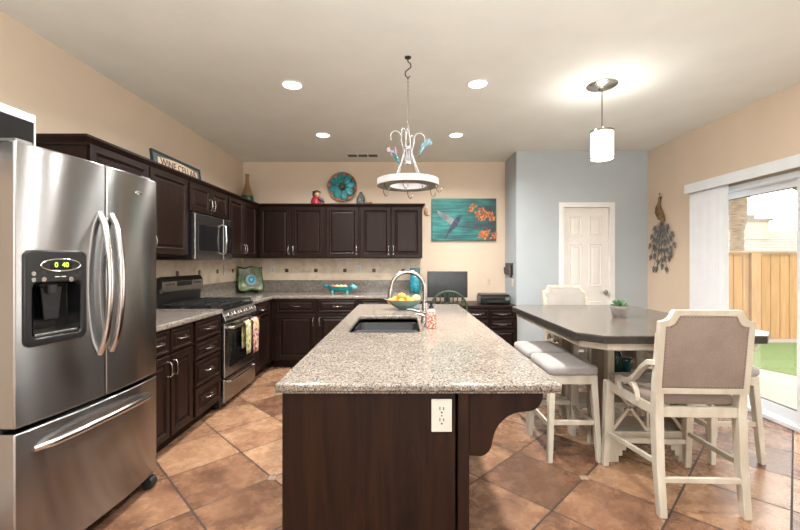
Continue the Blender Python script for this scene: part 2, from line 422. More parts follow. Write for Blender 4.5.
mb.box(DX0 - cw, DX0 + .004, BY - .016, BY - .0005, 0, DZ + cw); mb.box(DX1 - .004, DX1 + cw, BY - .016, BY - .0005, 0, DZ + cw); mb.box(DX0 + .004, DX1 - .004, BY - .016, BY - .0005, DZ - .004, DZ + cw)
mb.box(DX0 + .0005, DX0 + .004, BY - .0005, BY + .09, 0, DZ - .004); mb.box(DX1 - .004, DX1 - .0005, BY - .0005, BY + .09, 0, DZ - .004); mb.box(DX0 + .0005, DX1 - .0005, BY - .0005, BY + .09, DZ - .004, DZ - .0005)
struct(mb.build('trim_1', M['white'], None, .004))
# baseboards
def base(name, path):
    mb = MB(); sweep(mb, path, [(0, 0), (.013, 0), (.013, .07), (.006, .085), (0, .085)]); struct(mb.build(name, M['white']))
base('baseboard_far', [(RETX + .002, BY), (DX0 - cw, BY)])
base('baseboard_right', [(DX1 + cw, BY), (RX, BY), (RX, SY1 + .02)])
base('baseboard_near', [(RX, SY0 - .02), (RX, NEARY), (LX, NEARY), (LX, 1.5)])
# sliding patio door
d2 = struct(bpy.data.objects.new('door_2', None)); C.objects.link(d2)
mb = MB(); a, b_ = RX - .012, RX + T
mb.box(a, b_, SY1 - .045, SY1, 0, SZ); mb.box(a, b_, SY0, SY0 + .045, 0, SZ); mb.box(a, b_, SY0 + .045, SY1 - .045, SZ - .05, SZ); mb.box(a, b_ + .02, SY0 + .045, SY1 - .045, 0, .035)
mb.box(a + .05, a + .058, SY0 + .045, SY1 - .045, .035, .05)
mb.build('door_frame', M['vinyl'], d2, .004)
for nm, y0, y1, xx in (('fixed_panel', 3.06, SY1 - .045, RX + .075), ('sliding_panel', SY0 + .045, 3.12, RX + .025)):
    mb = MB(); s = .058
    for bx in ((y0, y0 + s, .036, SZ - .05), (y1 - s, y1, .036, SZ - .05), (y0 + s, y1 - s, .036, .125), (y0 + s, y1 - s, SZ - .05 - s, SZ - .05)):
        mb.box(xx, xx + .035, *bx)
    p = mb.build(nm, M['vinyl'], d2, .004)
    MB().box(xx + .014, xx + .02, y0 + s, y1 - s, .125, SZ - .05 - s).build('glass_pane', M['glass'], p)
    mb = MB()
    for q in ((y0 + s, y0 + s + .006, .125, SZ - .05 - s), (y1 - s - .006, y1 - s, .125, SZ - .05 - s), (y0 + s, y1 - s, SZ - .05 - s - .006, SZ - .05 - s), (y0 + s, y1 - s, .125, .131)):
        mb.box(xx + .008, xx + .026, *q)
    mb.build('gasket', M['black'], p)
mb = MB().box(RX + .0, RX + .022, 3.05, 3.09, .9, 1.15); mb.build('pull_handle', M['white'], d2, .006)
# vertical blind
vb = thing('vertical_blind', 'white vertical blind with valance, drawn open beside the sliding glass door', 'blind', (RX, 3.9, 0))
mb = MB().box(-.125, -.107, -2.1, .26, 2.05, 2.145); mb.box(-.107, 0, .242, .26, 2.05, 2.145); mb.box(-.107, 0, -2.1, -2.082, 2.05, 2.145); mb.box(-.107, 0, -2.082, .242, 2.133, 2.145)
mb.build('valance', M['vinyl'], vb, .003)
mb = MB().box(-.085, -.045, -2.07, .235, 2.09, 2.128); mb.build('head_rail', M['nickel'], vb, .003)
for k in range(11):
    y = .205 - k * .039
    mb = MB(); L = []
    for j in range(7):
        u = (j / 6 - .5); L.append((u * .089, .006 * (1 - (2 * u) ** 2)))
    poly = L + [(p[0], p[1] + .0012) for p in L[::-1]]
    mb.prism(poly, 'xy', .03, 2.075); mb.xform(Matrix.Translation((-.068, y, 0)) @ Matrix.Rotation(R(-81 + 2 * (k % 3)), 4, 'Z'))
    mb.build('vane', M['vinyl'], vb, smooth=50)

# ------------------------------------------------------------------ outside
M['concrete'] = pm('pale_concrete', (0.215, 0.195, 0.165), 0.85, var=0.06, scale=4, detail=8)
M['grass'] = pm('lawn', (0.095, 0.13, 0.035), 0.9, col2=(0.05, 0.08, 0.018), scale=40, detail=8, bump=0.5, bscale=160)
M['stucco'] = pm('house_stucco', (0.31, 0.26, 0.195), 0.9, var=0.05, bump=0.2, bscale=60)
M['trunk'] = pm('palm_bark', (0.19, 0.14, 0.09), 0.9, var=0.3, scale=3, stretch=(2, 2, 14), bump=0.4)
M['frond'] = pm('palm_frond', (0.20, 0.24, 0.09), 0.7, var=0.25)
def mk_roof():
    m, nt, b = new_mat('roof_tile'); t = NT(nt); tc = t.node('ShaderNodeTexCoord')
    wv = t.node('ShaderNodeTexWave', wave_type='BANDS', bands_direction='Z'); wv.inputs['Scale'].default_value = 2.2; wv.inputs['Distortion'].default_value = 0.6
    t.link(tc.outputs['Object'], wv.inputs['Vector'])
    n = t.noise(tc.outputs['Object'], 3, 6)
    f = t.math('ADD', t.math('MULTIPLY', wv.outputs[1], .35), t.math('MULTIPLY', n, .65))
    t.link(t.ramp(f, [(.3, (.11, .088, .066)), (.7, (.18, .15, .118))]), b.inputs['Base Color']); b.inputs['Roughness'].default_value = .9
    t.link(t.bump(wv.outputs[1], .4, .03), b.inputs['Normal']); return m
M['roof'] = mk_roof()
def flat(name, poly, z0, z1, mat): 
    return struct(MB().prism(poly, 'xy', z0, z1).build(name, mat))
flat('patio', [(RX + T, -4), (4.9, -4), (4.85, 4.6), (4.58, 5.2), (4.45, 6.86), (RX + T, 6.86)], -.25, -.05, M['concrete'])
lawn = MB().prism([(4.9, -4), (14, -4), (14, 6.55), (4.47, 6.75), (4.58, 5.2), (4.85, 4.6)], 'xy', -.25, -.045).build('lawn', M['grass']); lawn['kind'] = 'stuff'; tag(lawn, 'strip of mown green lawn between patio and wooden fence', 'grass')
flat('path', [(4.47, 6.75), (14, 6.55), (14, 7.1), (4.45, 7.1)], -.25, -.03, M['concrete'])
flat('ground', [(RX + T, 7.1), (40, 7.1), (40, 40), (RX + T, 40)], -.35, -.15, M['concrete'])
fe = thing('fence', 'honey coloured wooden board fence across the back of the yard', 'fence', (3.4, 6.98, -.05))
for k in range(58):
    x0 = k * .165; h = 1.52 + .004 * ((k * 7) % 3)
    MB().box(x0, x0 + .155, 0, .02, .02, h).build('fence_board', M['cedar'], fe, .003)
for k in range(5):
    MB().box(.55 + k * 2.2, .72 + k * 2.2, -.05, -.001, .02, 1.54).build('fence_post', M['cedar'], fe, .004)
MB().box(0, 9.57, .021, .06, .3, .39).box(0, 9.57, .021, .06, 1.2, 1.29).build('fence_rail', M['cedar'], fe)
MB().box(-.02, 9.6, -.055, .07, 1.545, 1.575).build('fence_cap', M['cedar'], fe, .004)
# neighbour's house: long hip roof and a chimney
nh = thing('house', 'tan neighbouring house with hipped tile roof seen beyond the fence', 'house', (11.6, 17, -.15))
MB().box(2.4, 17, .5, 9, 0, 1.95).build('house_wall', M['stucco'], nh)
MB().loops([[(1.6, 0, 1.80), (17.6, 0, 1.80), (17.6, 9.6, 1.80), (1.6, 9.6, 1.80)], [(1.6, 0, 1.92), (17.6, 0, 1.92), (17.6, 9.6, 1.92), (1.6, 9.6, 1.92)], [(7.9, 4.2, 3.16), (12.5, 4.2, 3.22), (12.5, 5.0, 3.22), (7.9, 5.0, 3.16)]]).build('roof', M['roof'], nh)
ch = MB().box(5.0, 6.4, 2.3, 3.3, 2.0, 3.5).build('chimney', M['stucco'], nh, .02)
MB().box(4.9, 6.5, 2.2, 3.4, 3.5, 3.62).build('chimney_cap', M['roof'], ch)
MB().box(5.5, 5.95, 2.6, 3.0, 3.62, 3.85).build('chimney_vent', M['roof'], ch)
pl = thing('palm_tree', 'tall palm tree with ringed brown trunk beyond the fence', 'tree', (10.28, 12.1, -.15))
mb = MB(); prof = []
for i in range(46):
    z = i * .1; r = .165 + (.02 if i % 2 else 0) + .075 * max(0, min(1, (z - 2.45) / .3))
    prof.append((r, z))
mb.lathe(prof, seg=18); mb.build('trunk', M['trunk'], pl, smooth=50)
for k in range(18):
    a = k * 2 * PI / 18; up = .9 if k % 2 else .35
    pts = [(math.cos(a) * 1.9 * s, math.sin(a) * 1.9 * s, 4.5 + up * 1.9 * s - 1.5 * s * s) for s in (0, .25, .5, .75, 1)]
    mb = MB(); rings = []
    for i, p in enumerate(pts):
        wd = (.05, .3, .38, .26, .02)[i]; sd = Vector((-math.sin(a), math.cos(a), 0)) * wd
        p = Vector(p); rings.append([p - sd - Vector((0, 0, wd * .5)), p + Vector((0, 0, .015)), p + sd - Vector((0, 0, wd * .5)), p - Vector((0, 0, .015))])
    mb.loops(rings); mb.build('frond', M['frond'], pl)

# ------------------------------------------------------------------ backsplash and wall plates
z0, z1 = 1.079, 1.385
mb = MB(); mb.box(LX + .001, LX + .009, 2.42, KY, z0, z1); mb.box(LX + .009, .27, KY - .009, KY - .001, z0, z1)
mb.mi = 1
for y in (2.63, 3.05, 3.47, 3.90, 4.32, 4.745, 5.17): mb.box(LX + .004, LX + .013, y - .024, y + .024, 1.195, 1.243)
for k in range(6): x = -2.04 + k * .408; mb.box(x - .024, x + .024, KY - .013, KY - .004, 1.19, 1.238)
struct(mb.build('wall_backsplash', [M['splash'], M['accent']]))
def outlet(label, loc, rz, cat='outlet', kind='outlet', mat=None, group=None, gang=.07):
    t = thing('wall_' + kind, label, cat, loc, rz, group)
    MB().box(-gang / 2, gang / 2, -.006, 0, -.0575, .0575).build('cover_plate', mat or M['plate'], t, .003)
    if kind == 'outlet':
        for s in (-1, 1):
            f = MB().prism([(-.016, -.010), (-.010, -.0145), (.010, -.0145), (.016, -.010), (.016, .010), (.010, .0145), (-.010, .0145), (-.016, .010)], 'xz', -.0085, -.006)
            f.xform(Matrix.Translation((0, 0, s * .0195))); f = f.build('socket', mat or M['plate'], t)
            mb = MB()
            for x, h in ((-.0065, .0058), (.0065, .0048)): mb.box(x - .0016, x + .0016, -.0092, -.0084, s * .0195 + .001, s * .0195 + .002 + 2 * h)
            mb.cyl((0, -.0092, s * .0195 - .007), (0, -.0084, s * .0195 - .007), .0032, seg=10)
            mb.build('slot', M['slot'], f)
        MB().cyl((0, -.0075, 0), (0, -.006, 0), .0028, seg=10).build('screw', M['nickel'], t)
    else:
        MB().box(-.016, .016, -.009, -.006, -.033, .033).build('rocker', mat or M['plate'], t, .002)
    return t
for x, l in ((-1.83, 'white outlet on the backsplash beside the peacock feather plate'), (-.62, 'white outlet on the backsplash above and right of the teal pig bowl'), (.07, 'white outlet on the backsplash behind the faucet arch')):
    outlet(l, (x, KY - .0135, 1.225), 0)
outlet('white outlet on the left backsplash between range and corner', (LX + .0135, 4.93, 1.225), R(90))
outlet('white outlet on the granite island end panel', (.1357, 1.384, .794), 0, gang=.072)
outlet('small wall coloured outlet on the wall above the black printer', (1.21, KY, 1.05), 0, mat=pm('peach_plate', (.66, .52, .41), .5, var=.02), gang=.05)
outlet('white light switch on the narrow blue return wall', (RETX, 5.15, 1.06), R(-90), 'switch', 'switch')
# dark grey phone pocket on return wall
t = thing('wall_organizer', 'dark grey letter organizer on the narrow blue return wall above the switch', 'organizer', (RETX, 5.31, 1.16), R(-90))
g = pm('organizer_grey', (.07, .075, .085), .6, var=.2)
MB().box(-.19, .19, -.008, 0, 0, .16).build('back_plate', g, t, .01)
MB().prism([(-.008, .005), (-.026, .01), (-.034, .10), (-.028, .104), (-.008, .05)], 'yz', -.17, .08).build('pocket', g, t, .006)
MB().box(.10, .17, -.03, -.009, -.03, .13).build('handset', M['blackpl'], t, .006)

# ================================================================== CABINETS
def pull(mb, c, horiz, L=.1):
    """arched bow pull in front of (x, y, z)"""
    x, y, z = c; pts = []
    for s, o in ((-.5, 0), (-.5, .018), (-.42, .027), (-.2, .031), (0, .033), (.2, .031), (.42, .027), (.5, .018), (.5, 0)):
        pts.append((x + s * L, y - o, z) if horiz else (x, y - o, z + s * L))
    mb.tube(pts, [.0065, .0055, .0048, .005, .0058, .005, .0048, .0055, .0065], 8)
    for e in (-.5, .5):
        p = (x + e * L, y, z) if horiz else (x, y, z + e * L)
        mb.cyl(p, (p[0], y - .004, p[2]), .009, seg=12)
def door_rings(h, w):
    f = .052 if min(h, w) > .2 else .024
    return [(0, 0), (0, .016), (.004, .020), (f - .012, .020), (f - .006, .023), (f, .015), (f + .008, .010), (f + .012, .010), (f + .026, .017), (f + .030, .019)]
def cabinet(label, cat, loc, rz, w, depth, z0, z1, fronts, toe=False, group=None, name='cabinet'):
    t = thing(name, label, cat, loc, rz, group); zb = loc[2]
    mb = MB()
    if toe:
        mb.box(0, w, 0, depth, z0 - zb, z1 - zb); mb.box(0, w, .075, depth, 0, z0 - zb)
    else: mb.box(0, w, 0, depth, z0 - zb, z1 - zb)
    mb.build('body', M['espresso'], t, .002)
    for kind, x0, x1, a, b, hx in fronts:
        a -= zb; b -= zb
        nm = 'door' if kind == 'D' else 'drawer'
        p = MB().panel(x0, x1, a, b, -.001, door_rings(b - a, x1 - x0)).build(nm, M['espresso'], t)
        if hx is None: continue
        mb = MB()
        if kind == 'd': pull(mb, ((x0 + x1) / 2, -.020, (a + b) / 2), True)
        else:
            side, end = hx
            hxp = x0 + .026 if side == 'L' else x1 - .026
            pull(mb, (hxp, -.020, (a + .095) if end == 'b' else (b - .095)), False)
        mb.build('handle', M['nickel'], p, smooth=60)
    return t
UF = -1.93; UB = 1.385; UT = 2.07; ud = UF - LX - .0
L90 = R(90)
G1 = 'espresso wall cabinets'; G2 = 'espresso base cabinets'
cabinet('dark espresso wall cabinet beside and behind the refrigerator top', 'cabinet', (UF, 2.39, UB), L90, 1.12, ud - .002, UB, UT,
        [('D', .015, .565, UB + .01, UT - .012, ('R', 'b')), ('D', .583, 1.105, UB + .01, UT - .012, ('L', 'b'))], group=G1)
cabinet('short dark wall cabinet with two small doors over the microwave', 'cabinet', (UF, 3.512, 1.785), L90, .796, ud - .002, 1.785, UT,
        [('D', .015, .393, 1.797, UT - .012, ('R', 'b')), ('D', .403, .781, 1.797, UT - .012, ('L', 'b'))], group=G1)
cabinet('dark wall cabinet with two narrow doors between microwave and corner', 'cabinet', (UF, 4.31, UB), L90, KY - 4.31 - .002, ud - .002, UB, UT,
        [('D', .015, .40, UB + .01, UT - .012, ('R', 'b')), ('D', .41, .80, UB + .01, UT - .012, ('L', 'b'))], group=G1)
BF = 5.20
cabinet('dark two door wall cabinet on the back wall next to the corner', 'cabinet', (-1.928, BF, UB), 0, .90, KY - BF - .002, UB, UT,
        [('D', .03, .445, UB + .01, UT - .012, ('R', 'b')), ('D', .46, .885, UB + .01, UT - .012, ('L', 'b'))], group=G1)
cabinet('dark single door wall cabinet below the teal flower plate', 'cabinet', (-1.027, BF, UB), 0, .455, KY - BF - .002, UB, UT,
        [('D', .015, .44, UB + .01, UT - .012, ('R', 'b'))], group=G1)
cabinet('dark two door wall cabinet at the right end of the back wall run', 'cabinet', (-.571, BF, UB), 0, .826, KY - BF - .002, UB, UT,
        [('D', .012, .407, UB + .01, UT - .012, ('R', 'b')), ('D', .419, .812, UB + .01, UT - .012, ('L', 'b'))], group=G1)
mb = MB(); sweep(mb, [(LX + .002, 2.388), (UF + .002, 2.388), (UF + .002, BF - .002), (.257, BF - .002), (.257, KY - .002)],
      [(0, 2.045), (.006, 2.045), (.010, 2.062), (.016, 2.07), (.030, 2.085), (.034, 2.088), (.034, 2.103), (-.02, 2.103), (-.02, 2.073), (0, 2.073)])
struct(mb.build('trim_2', M['espresso']))
# base cabinets
CF = -1.64; cdp = CF - LX - .002; DB, DT = .115, .865
cabinet('dark base cabinet with two doors and two drawers beside the refrigerator', 'cabinet', (CF, 2.44, 0), L90, .60, cdp, .10, .872,
        [('d', .012, .292, .70, DT, 1), ('d', .308, .588, .70, DT, 1), ('D', .012, .292, DB, .685, ('R', 't')), ('D', .308, .588, DB, .685, ('L', 't'))], True, G2)
cabinet('dark base cabinet with a stack of four drawers beside the range', 'cabinet', (CF, 3.042, 0), L90, .466, cdp, .10, .872,
        [('d', .03, .452, .70, DT, 1), ('d', .03, .452, .555, .688, 1), ('d', .03, .452, .345, .543, 1), ('d', .03, .452, DB, .333, 1)], True, G2)
cabinet('dark base cabinet with one drawer over one door between range and corner', 'cabinet', (CF, 4.312, 0), L90, .60, cdp, .10, .872,
        [('d', .012, .46, .70, DT, 1), ('D', .012, .46, DB, .685, ('L', 't'))], True, G2)
cabinet('dark base cabinet with two drawers and two doors below the teal pig bowl', 'cabinet', (CF + .001, 4.915, 0), 0, 1.09, KY - 4.915 - .002, .10, .872,
        [('d', .058, .545, .70, DT, 1), ('d', .575, 1.07, .70, DT, 1), ('D', .058, .545, DB, .685, ('R', 't')), ('D', .575, 1.07, DB, .685, ('L', 't'))], True, G2)
cabinet('dark base cabinet at the right end of the back counter, behind the sink', 'cabinet', (-.547, 4.915, 0), 0, .80, KY - 4.915 - .002, .10, .872,
        [('d', .012, .392, .70, DT, 1), ('d', .408, .788, .70, DT, 1), ('D', .012, .392, DB, .685, ('R', 't')), ('D', .408, .788, DB, .685, ('L', 't'))], True, G2)
# worktops with upstands
ct = thing('worktop', 'speckled granite worktop between refrigerator and range', 'countertop', (0, 0, 0))
curve_slab('slab', [rrect(LX + .002, CF + .032, 2.41, 3.515, .004, 2)], .914, .042, .01, M['granite'], ct)
MB().box(LX + .001, LX + .021, 2.41, 3.515, .914, 1.078).build('upstand', M['granite'], ct, .003)
ct = thing('worktop', 'speckled granite worktop running round the back corner', 'countertop', (0, 0, 0))
curve_slab('slab', [[(LX + .002, 4.305), (CF + .032, 4.305), (CF + .032, 4.885), (.275, 4.885), (.275, KY - .002), (LX + .002, KY - .002)]], .914, .042, .01, M['granite'], ct)
MB().box(LX + .001, LX + .021, 4.305, KY - .001, .914, 1.078).box(LX + .021, .275, KY - .022, KY - .001, .914, 1.078).build('upstand', M['granite'], ct, .003)

# ------------------------------------------------------------------ gas range (local: front faces -y)
rg = thing('gas_range', 'stainless steel gas range with black grates and oven window', 'range', (-1.605, 3.53, 0), L90)
W = .76
mb = MB().box(.002, W - .002, .045, .64, .02, .895); mb.box(.03, W - .03, .09, .6, 0, .02); mb.build('body', M['blackpl'], rg, .003)
p = MB().box(.008, W - .008, 0, .044, .285, .775).build('oven_door', M['steelA'], rg, .006)
MB().box(.11, W - .11, -.004, -.0005, .36, .655).build('oven_window', M['glassblk'], p, .002)
mb = MB(); mb.tube([(.05, -.001, .735), (.05, -.045, .735), (.07, -.055, .735), (W - .07, -.055, .735), (W - .05, -.045, .735), (W - .05, -.001, .735)], .013, 12)
mb.build('oven_handle', M['steelH'], p, smooth=50)
p = MB().box(.008, W - .008, .004, .044, .055, .272).build('storage_drawer', M['steelA'], rg, .006)
mb = MB(); mb.tube([(.08, .003, .235), (.08, -.025, .235), (W - .08, -.025, .235), (W - .08, .003, .235)], .009, 10); mb.build('drawer_handle', M['steelH'], p, smooth=50)
p = MB().prism([(.0, .785), (-.012, .80), (.025, .888), (.06, .888), (.06, .785)], 'yz', .004, W - .004).build('control_panel', M['steelA'], rg, .003)
for k in range(5):
    mb = MB(); mb.lathe([(.024, 0), (.024, .008), (.019, .012), (.017, .034), (.012, .036)], seg=20)
    mb.box(-.003, .003, -.017, .017, .034, .04)
    mb.xform(Matrix.Translation((.10 + k * .14, .006, .842)) @ Matrix.Rotation(R(67), 4, 'X')); mb.build('knob', M['steelH'], p, smooth=40)
p = MB().box(.004, W - .004, .03, .60, .896, .912).build('cooktop', M['blackpl'], rg, .004)
for gx in (.13, .38, .63):
    mb = MB(); x0, x1 = gx - .118, gx + .118
    for x in (x0, gx, x1): mb.box(x - .006, x + .006, .05, .56, .934, .948)
    for y in (.055, .18, .305, .43, .555): mb.box(x0, x1, y - .006, y + .006, .934, .948)
    for x in (x0 + .004, x1 - .004):
        for y in (.055, .555): mb.box(x - .008, x + .008, y - .008, y + .008, .9125, .936)
    mb.build('grate', M['iron'], p, .002)
for bx, by in ((.13, .17), (.13, .44), (.63, .17), (.63, .44), (.38, .305)):
    MB().lathe([(.045, .9125), (.045, .918), (.032, .919), (.032, .928), (.02, .93)], (bx, by, 0)).build('burner', M['iron'], p, smooth=40)
p = MB().prism([(.60, .90), (.60, 1.075), (.575, 1.085), (.575, 1.15), (.60, 1.19), (.63, 1.19), (.638, .90)], 'yz', .004, W - .004).build('backguard', M['blackpl'], rg, .006)
p2 = MB().prism([(.574, 1.045), (.566, 1.055), (.566, 1.15), (.594, 1.195), (.60, 1.195), (.60, 1.045)], 'yz', .02, W - .02).build('fascia', M['steelA'], p, .008)
MB().prism([(.565, 1.10), (.565, 1.148), (.5685, 1.148), (.5685, 1.10)], 'yz', .25, .51).build('display', M['glassblk'], p)
mb = MB()
for k in range(3):
    mb.cyl((.09 + k * .05, .5625, 1.123), (.09 + k * .05, .567, 1.123), .012, seg=14); mb.cyl((.57 + k * .05, .5625, 1.123), (.57 + k * .05, .567, 1.123), .012, seg=14)
mb.build('button', M['blackpl'], p)
# towels over the oven handle
def mk_print(name, base, spots):
    m, nt, b = new_mat(name); t = NT(nt); v = t.coord()
    vo = t.node('ShaderNodeTexVoronoi'); vo.inputs['Scale'].default_value = 26; t.link(v, vo.inputs['Vector'])
    sc = t.node('ShaderNodeSeparateColor'); t.link(vo.outputs['Color'], sc.inputs[0])
    n = len(spots); col = t.ramp(sc.outputs[0], [(i / n, c) for i, c in enumerate(spots)], 'CONSTANT')
    k = t.math('LESS_THAN', vo.outputs['Distance'], .48)
    t.link(t.mix(k, base, col), b.inputs['Base Color']); b.inputs['Roughness'].default_value = .9; return m
tw1 = mk_print('cream_towel_print', (.50, .47, .34), [(.40, .36, .07), (.20, .22, .08), (.5, .46, .3)])
tw2 = mk_print('floral_towel_print', (.52, .44, .34), [(.42, .02, .05), (.48, .30, .03), (.22, .05, .14), (.45, .08, .04)])
def towel(label, y0, y1, low, mat):
    t = tag(bpy.data.objects.new('x', None), '', ''); bpy.data.objects.remove(t)
    mb = MB(); rings = []; n = 12; hx = -1.605 + .055
    for j in range(15):
        u = j / 14; row = []
        for i in range(n + 1):
            v = i / n; wv = .006 * math.sin(v * 9 + u * 2)
            if u < .38: zz = .735 - (.735 - low - .06) * (1 - u / .38); xx = hx - .016 - .002
            elif u < .5: a = (u - .38) / .12; zz = .735 + .018 * math.sin(a * PI); xx = hx - .018 * math.cos(a * PI)
            else: zz = .735 - (.735 - low) * (u - .5) / .5; xx = hx + .018 + wv * (u - .5) * 1.6 + .004 * (u - .5)
            row.append((xx, y0 + (y1 - y0) * v, zz))
        rings.append(row)
    mb.loops(rings, False, False, closed=False)
    o = mb.build('dish_towel', mat, None, smooth=180)
    md = o.modifiers.new('thick', 'SOLIDIFY'); md.thickness = .003; md.offset = 1
    return tag(o, label, 'towel', 'towels on the oven handle')
towel('cream and yellow dish towel, nearer on the oven handle', 3.83, 3.965, .43, tw1)
towel('red and yellow floral dish towel, farther on the oven handle', 4.01, 4.17, .40, tw2)

# ------------------------------------------------------------------ microwave under the cabinet
mw = thing('microwave', 'stainless steel over the range microwave below the short cabinet', 'microwave', (-1.865, 3.53, 1.352), L90)
MB().box(.002, W - .002, .03, .38, 0, .43).build('body', M['blackpl'], mw, .004)
p = MB().box(0, .555, 0, .03, .004, .426).build('door', M['steelA'], mw, .006)
MB().box(.055, .50, -.003, -.0005, .085, .33).build('window', M['glassblk'], p, .002)
mb = MB(); mb.tube([(.525, -.001, .06), (.525, -.035, .075), (.525, -.045, .21), (.525, -.035, .345), (.525, -.001, .36)], [.009, .01, .011, .01, .009], 10); mb.build('handle', M['steelH'], p, smooth=50)
p = MB().box(.558, W, 0, .03, .004, .426).build('control_panel', M['steelA'], mw, .005)
MB().box(.575, W - .012, -.003, -.0005, .07, .36).build('keypad', M['glassblk'], p, .002)
mb = MB()
for k in range(10): mb.box(.06 + k * .045, .09 + k * .045, -.002, .001, .39, .396)
mb.build('vent_slot', M['black'], mw)

# ------------------------------------------------------------------ refrigerator
W = .82; bow = .03
fr = thing('refrigerator', 'stainless steel french door refrigerator with black water dispenser', 'refrigerator', (-1.527, 1.541, 0), R(86.5))
def fy(s): return -bow * (1 - (2 * s / W - 1) ** 2)
def front_poly(s0, s1, back=.07, n=14):
    pts = [(s0 + (s1 - s0) * i / n, fy(s0 + (s1 - s0) * i / n)) for i in range(n + 1)]
    return [(s0, back)] + pts + [(s1, back)]
MB().box(.004, W - .035, .088, .66, .06, 1.765).build('case', M['fridge_side'], fr, .006)
MB().box(.02, W - .02, .071, .087, .10, 1.77).build('gasket', M['black'], fr)
MB().box(.03, W - .03, .05, .20, .025, .085).build('base_grille', M['black'], fr, .004)
for x in (.04, W - .04): MB().cyl((x - .024, .02, .036), (x + .024, .02, .036), .036, seg=18).build('roller_foot', M['black'], fr, .004)
for x in (.06, W - .06): MB().box(x - .035, x + .035, .02, .16, 1.8145, 1.83).box(x - .03, x + .03, .088, .16, 1.76, 1.8145).build('hinge_cover', M['fridge_side'], fr, .005)
sp = .41
xs = [.002 + (.062 - .002) * k / 4 for k in range(4)] + [.062 + .206 * k / 8 for k in range(9)] + [.268 + (sp - .0035 - .268) * k / 6 for k in range(1, 7)]
zs = [.672, .85, 1.02, 1.13, 1.245, 1.5, 1.813]
mb = MB(); V = [[mb.bm.verts.new((x, fy(x), z)) for x in xs] for z in zs]; hs = {}
def hv(i, j):
    if (i, j) not in hs: hs[(i, j)] = mb.bm.verts.new((xs[i], .05, zs[j]))
    return hs[(i, j)]
hole = lambda i, j: 4 <= i < 12 and 2 <= j < 4
for j in range(len(zs) - 1):
    for i in range(len(xs) - 1):
        if hole(i, j): mb.face([hv(i, j), hv(i + 1, j), hv(i + 1, j + 1), hv(i, j + 1)])
        else: mb.face([V[j][i], V[j][i + 1], V[j + 1][i + 1], V[j + 1][i]])
for i in range(4, 12):
    for j in (2, 4): mb.face([V[j][i], V[j][i + 1], hv(i + 1, j), hv(i, j)])
for j in range(2, 4):
    for i in (4, 12): mb.face([V[j][i], V[j + 1][i], hv(i, j + 1), hv(i, j)])
n_ = len(xs) - 1; m1 = len(zs) - 1
B00, B10, B01, B11 = [mb.bm.verts.new(p) for p in ((xs[0], .07, zs[0]), (xs[-1], .07, zs[0]), (xs[0], .07, zs[-1]), (xs[-1], .07, zs[-1]))]
mb.face([B00, B10, B11, B01]); mb.face(V[0] + [B10, B00]); mb.face(V[-1] + [B11, B01])
mb.face([V[j][0] for j in range(m1 + 1)] + [B01, B00]); mb.face([V[j][-1] for j in range(m1 + 1)] + [B11, B10])
ld = mb.build('left_door', M['steel'], fr)
DSX, DSZ0, DSZ1 = (.03, .295), .985, 1.385
ld.modifiers.new('edge', 'BEVEL'); m = ld.modifiers['edge']; m.width = .007; m.segments = 3; m.limit_method = 'ANGLE'; m.angle_limit = R(50)
rd = MB().prism(front_poly(sp + .0035, W - .002), 'xy', .672, 1.813).build('right_door', M['steel'], fr, .007, seg=3)
fz = MB().prism(front_poly(.002, W - .002), 'xy', .085, .652).build('freezer_drawer', M['steel'], fr, .007, seg=3)
for o in (ld, rd, fz):
    o.data.polygons.foreach_set('use_smooth', [True] * len(o.data.polygons)); o.data.set_sharp_from_angle(angle=R(30))
def bar_handle(parent, pts, r):
    mb = MB(); mb.tube(pts, r, 12); return mb.build('handle', M['steelH'], parent, smooth=60)
for s, par in ((sp - .036, ld), (sp + .036, rd)):
    pts = []; n = 12
    for i in range(n + 1):
        u = i / n; pts.append((s, fy(s) + .004 - .058 * (math.sin(u * PI) ** .55 if 0 < u < 1 else 0), .885 + u * .69))
    bar_handle(par, pts, [.014] + [.0155] * (n - 1) + [.014])
pts = []
for i in range(15):
    u = i / 14; s = .075 + u * .67; pts.append((s, fy(s) + .004 - .052 * (math.sin(u * PI) ** .5 if 0 < u < 1 else 0), .565 + .018 * math.sin(u * PI)))
bar_handle(fz, pts, [.014] + [.017] * 13 + [.014])
mb = MB(); mb.lathe([(.026, 0), (.026, .003), (.022, .005)], seg=24, sy=.5); mb.xform(Matrix.Translation((.64, fy(.64) + .001, 1.715)) @ Matrix.Rotation(R(90), 4, 'X') )
bd = mb.build('emblem', M['chrome'], rd, smooth=40)
# dispenser housing: bezel with an opening, cavity set into the door
dz = MB(); ang = math.atan2(fy(.295) - fy(.03), .265)
dsp = curve_slab('dispenser', [rrect(-.1325, .1325, -.2, .2, .03, 6), rrect(-.102, .102, -.165, .06, .02, 5)], .014, .028, .008, M['blackpl'], ld)
dsp.data.transform(Matrix.Rotation(R(90), 4, 'X')); dsp.location = (.1625, (fy(.03) + fy(.295)) / 2 + .003, 1.185); dsp.rotation_euler = (0, 0, ang)
mb = MB()  # cavity: open-fronted box
mb.loops([[(-.100, -.012, -.163), (.100, -.012, -.163), (.100, -.012, .058), (-.100, -.012, .058)], [(-.092, .055, -.155), (.092, .055, -.155), (.092, .055, .05), (-.092, .055, .05)]], False, True)
cv = mb.build('cavity', M['glassblk'], dsp)
sb = MB().prism([(-.045, .04), (.045, .04), (.03, -.10), (-.03, -.10)], 'xz', .02, .03).build('paddle', M['blackpl'], dsp, .004)
MB().box(-.09, .09, -.008, .05, -.162, -.15).build('drip_tray', M['steelH'], dsp, .002)
MB().cyl((-.01, .01, .05), (-.01, .01, .015), .02, .016, 16).build('nozzle', M['black'], dsp)
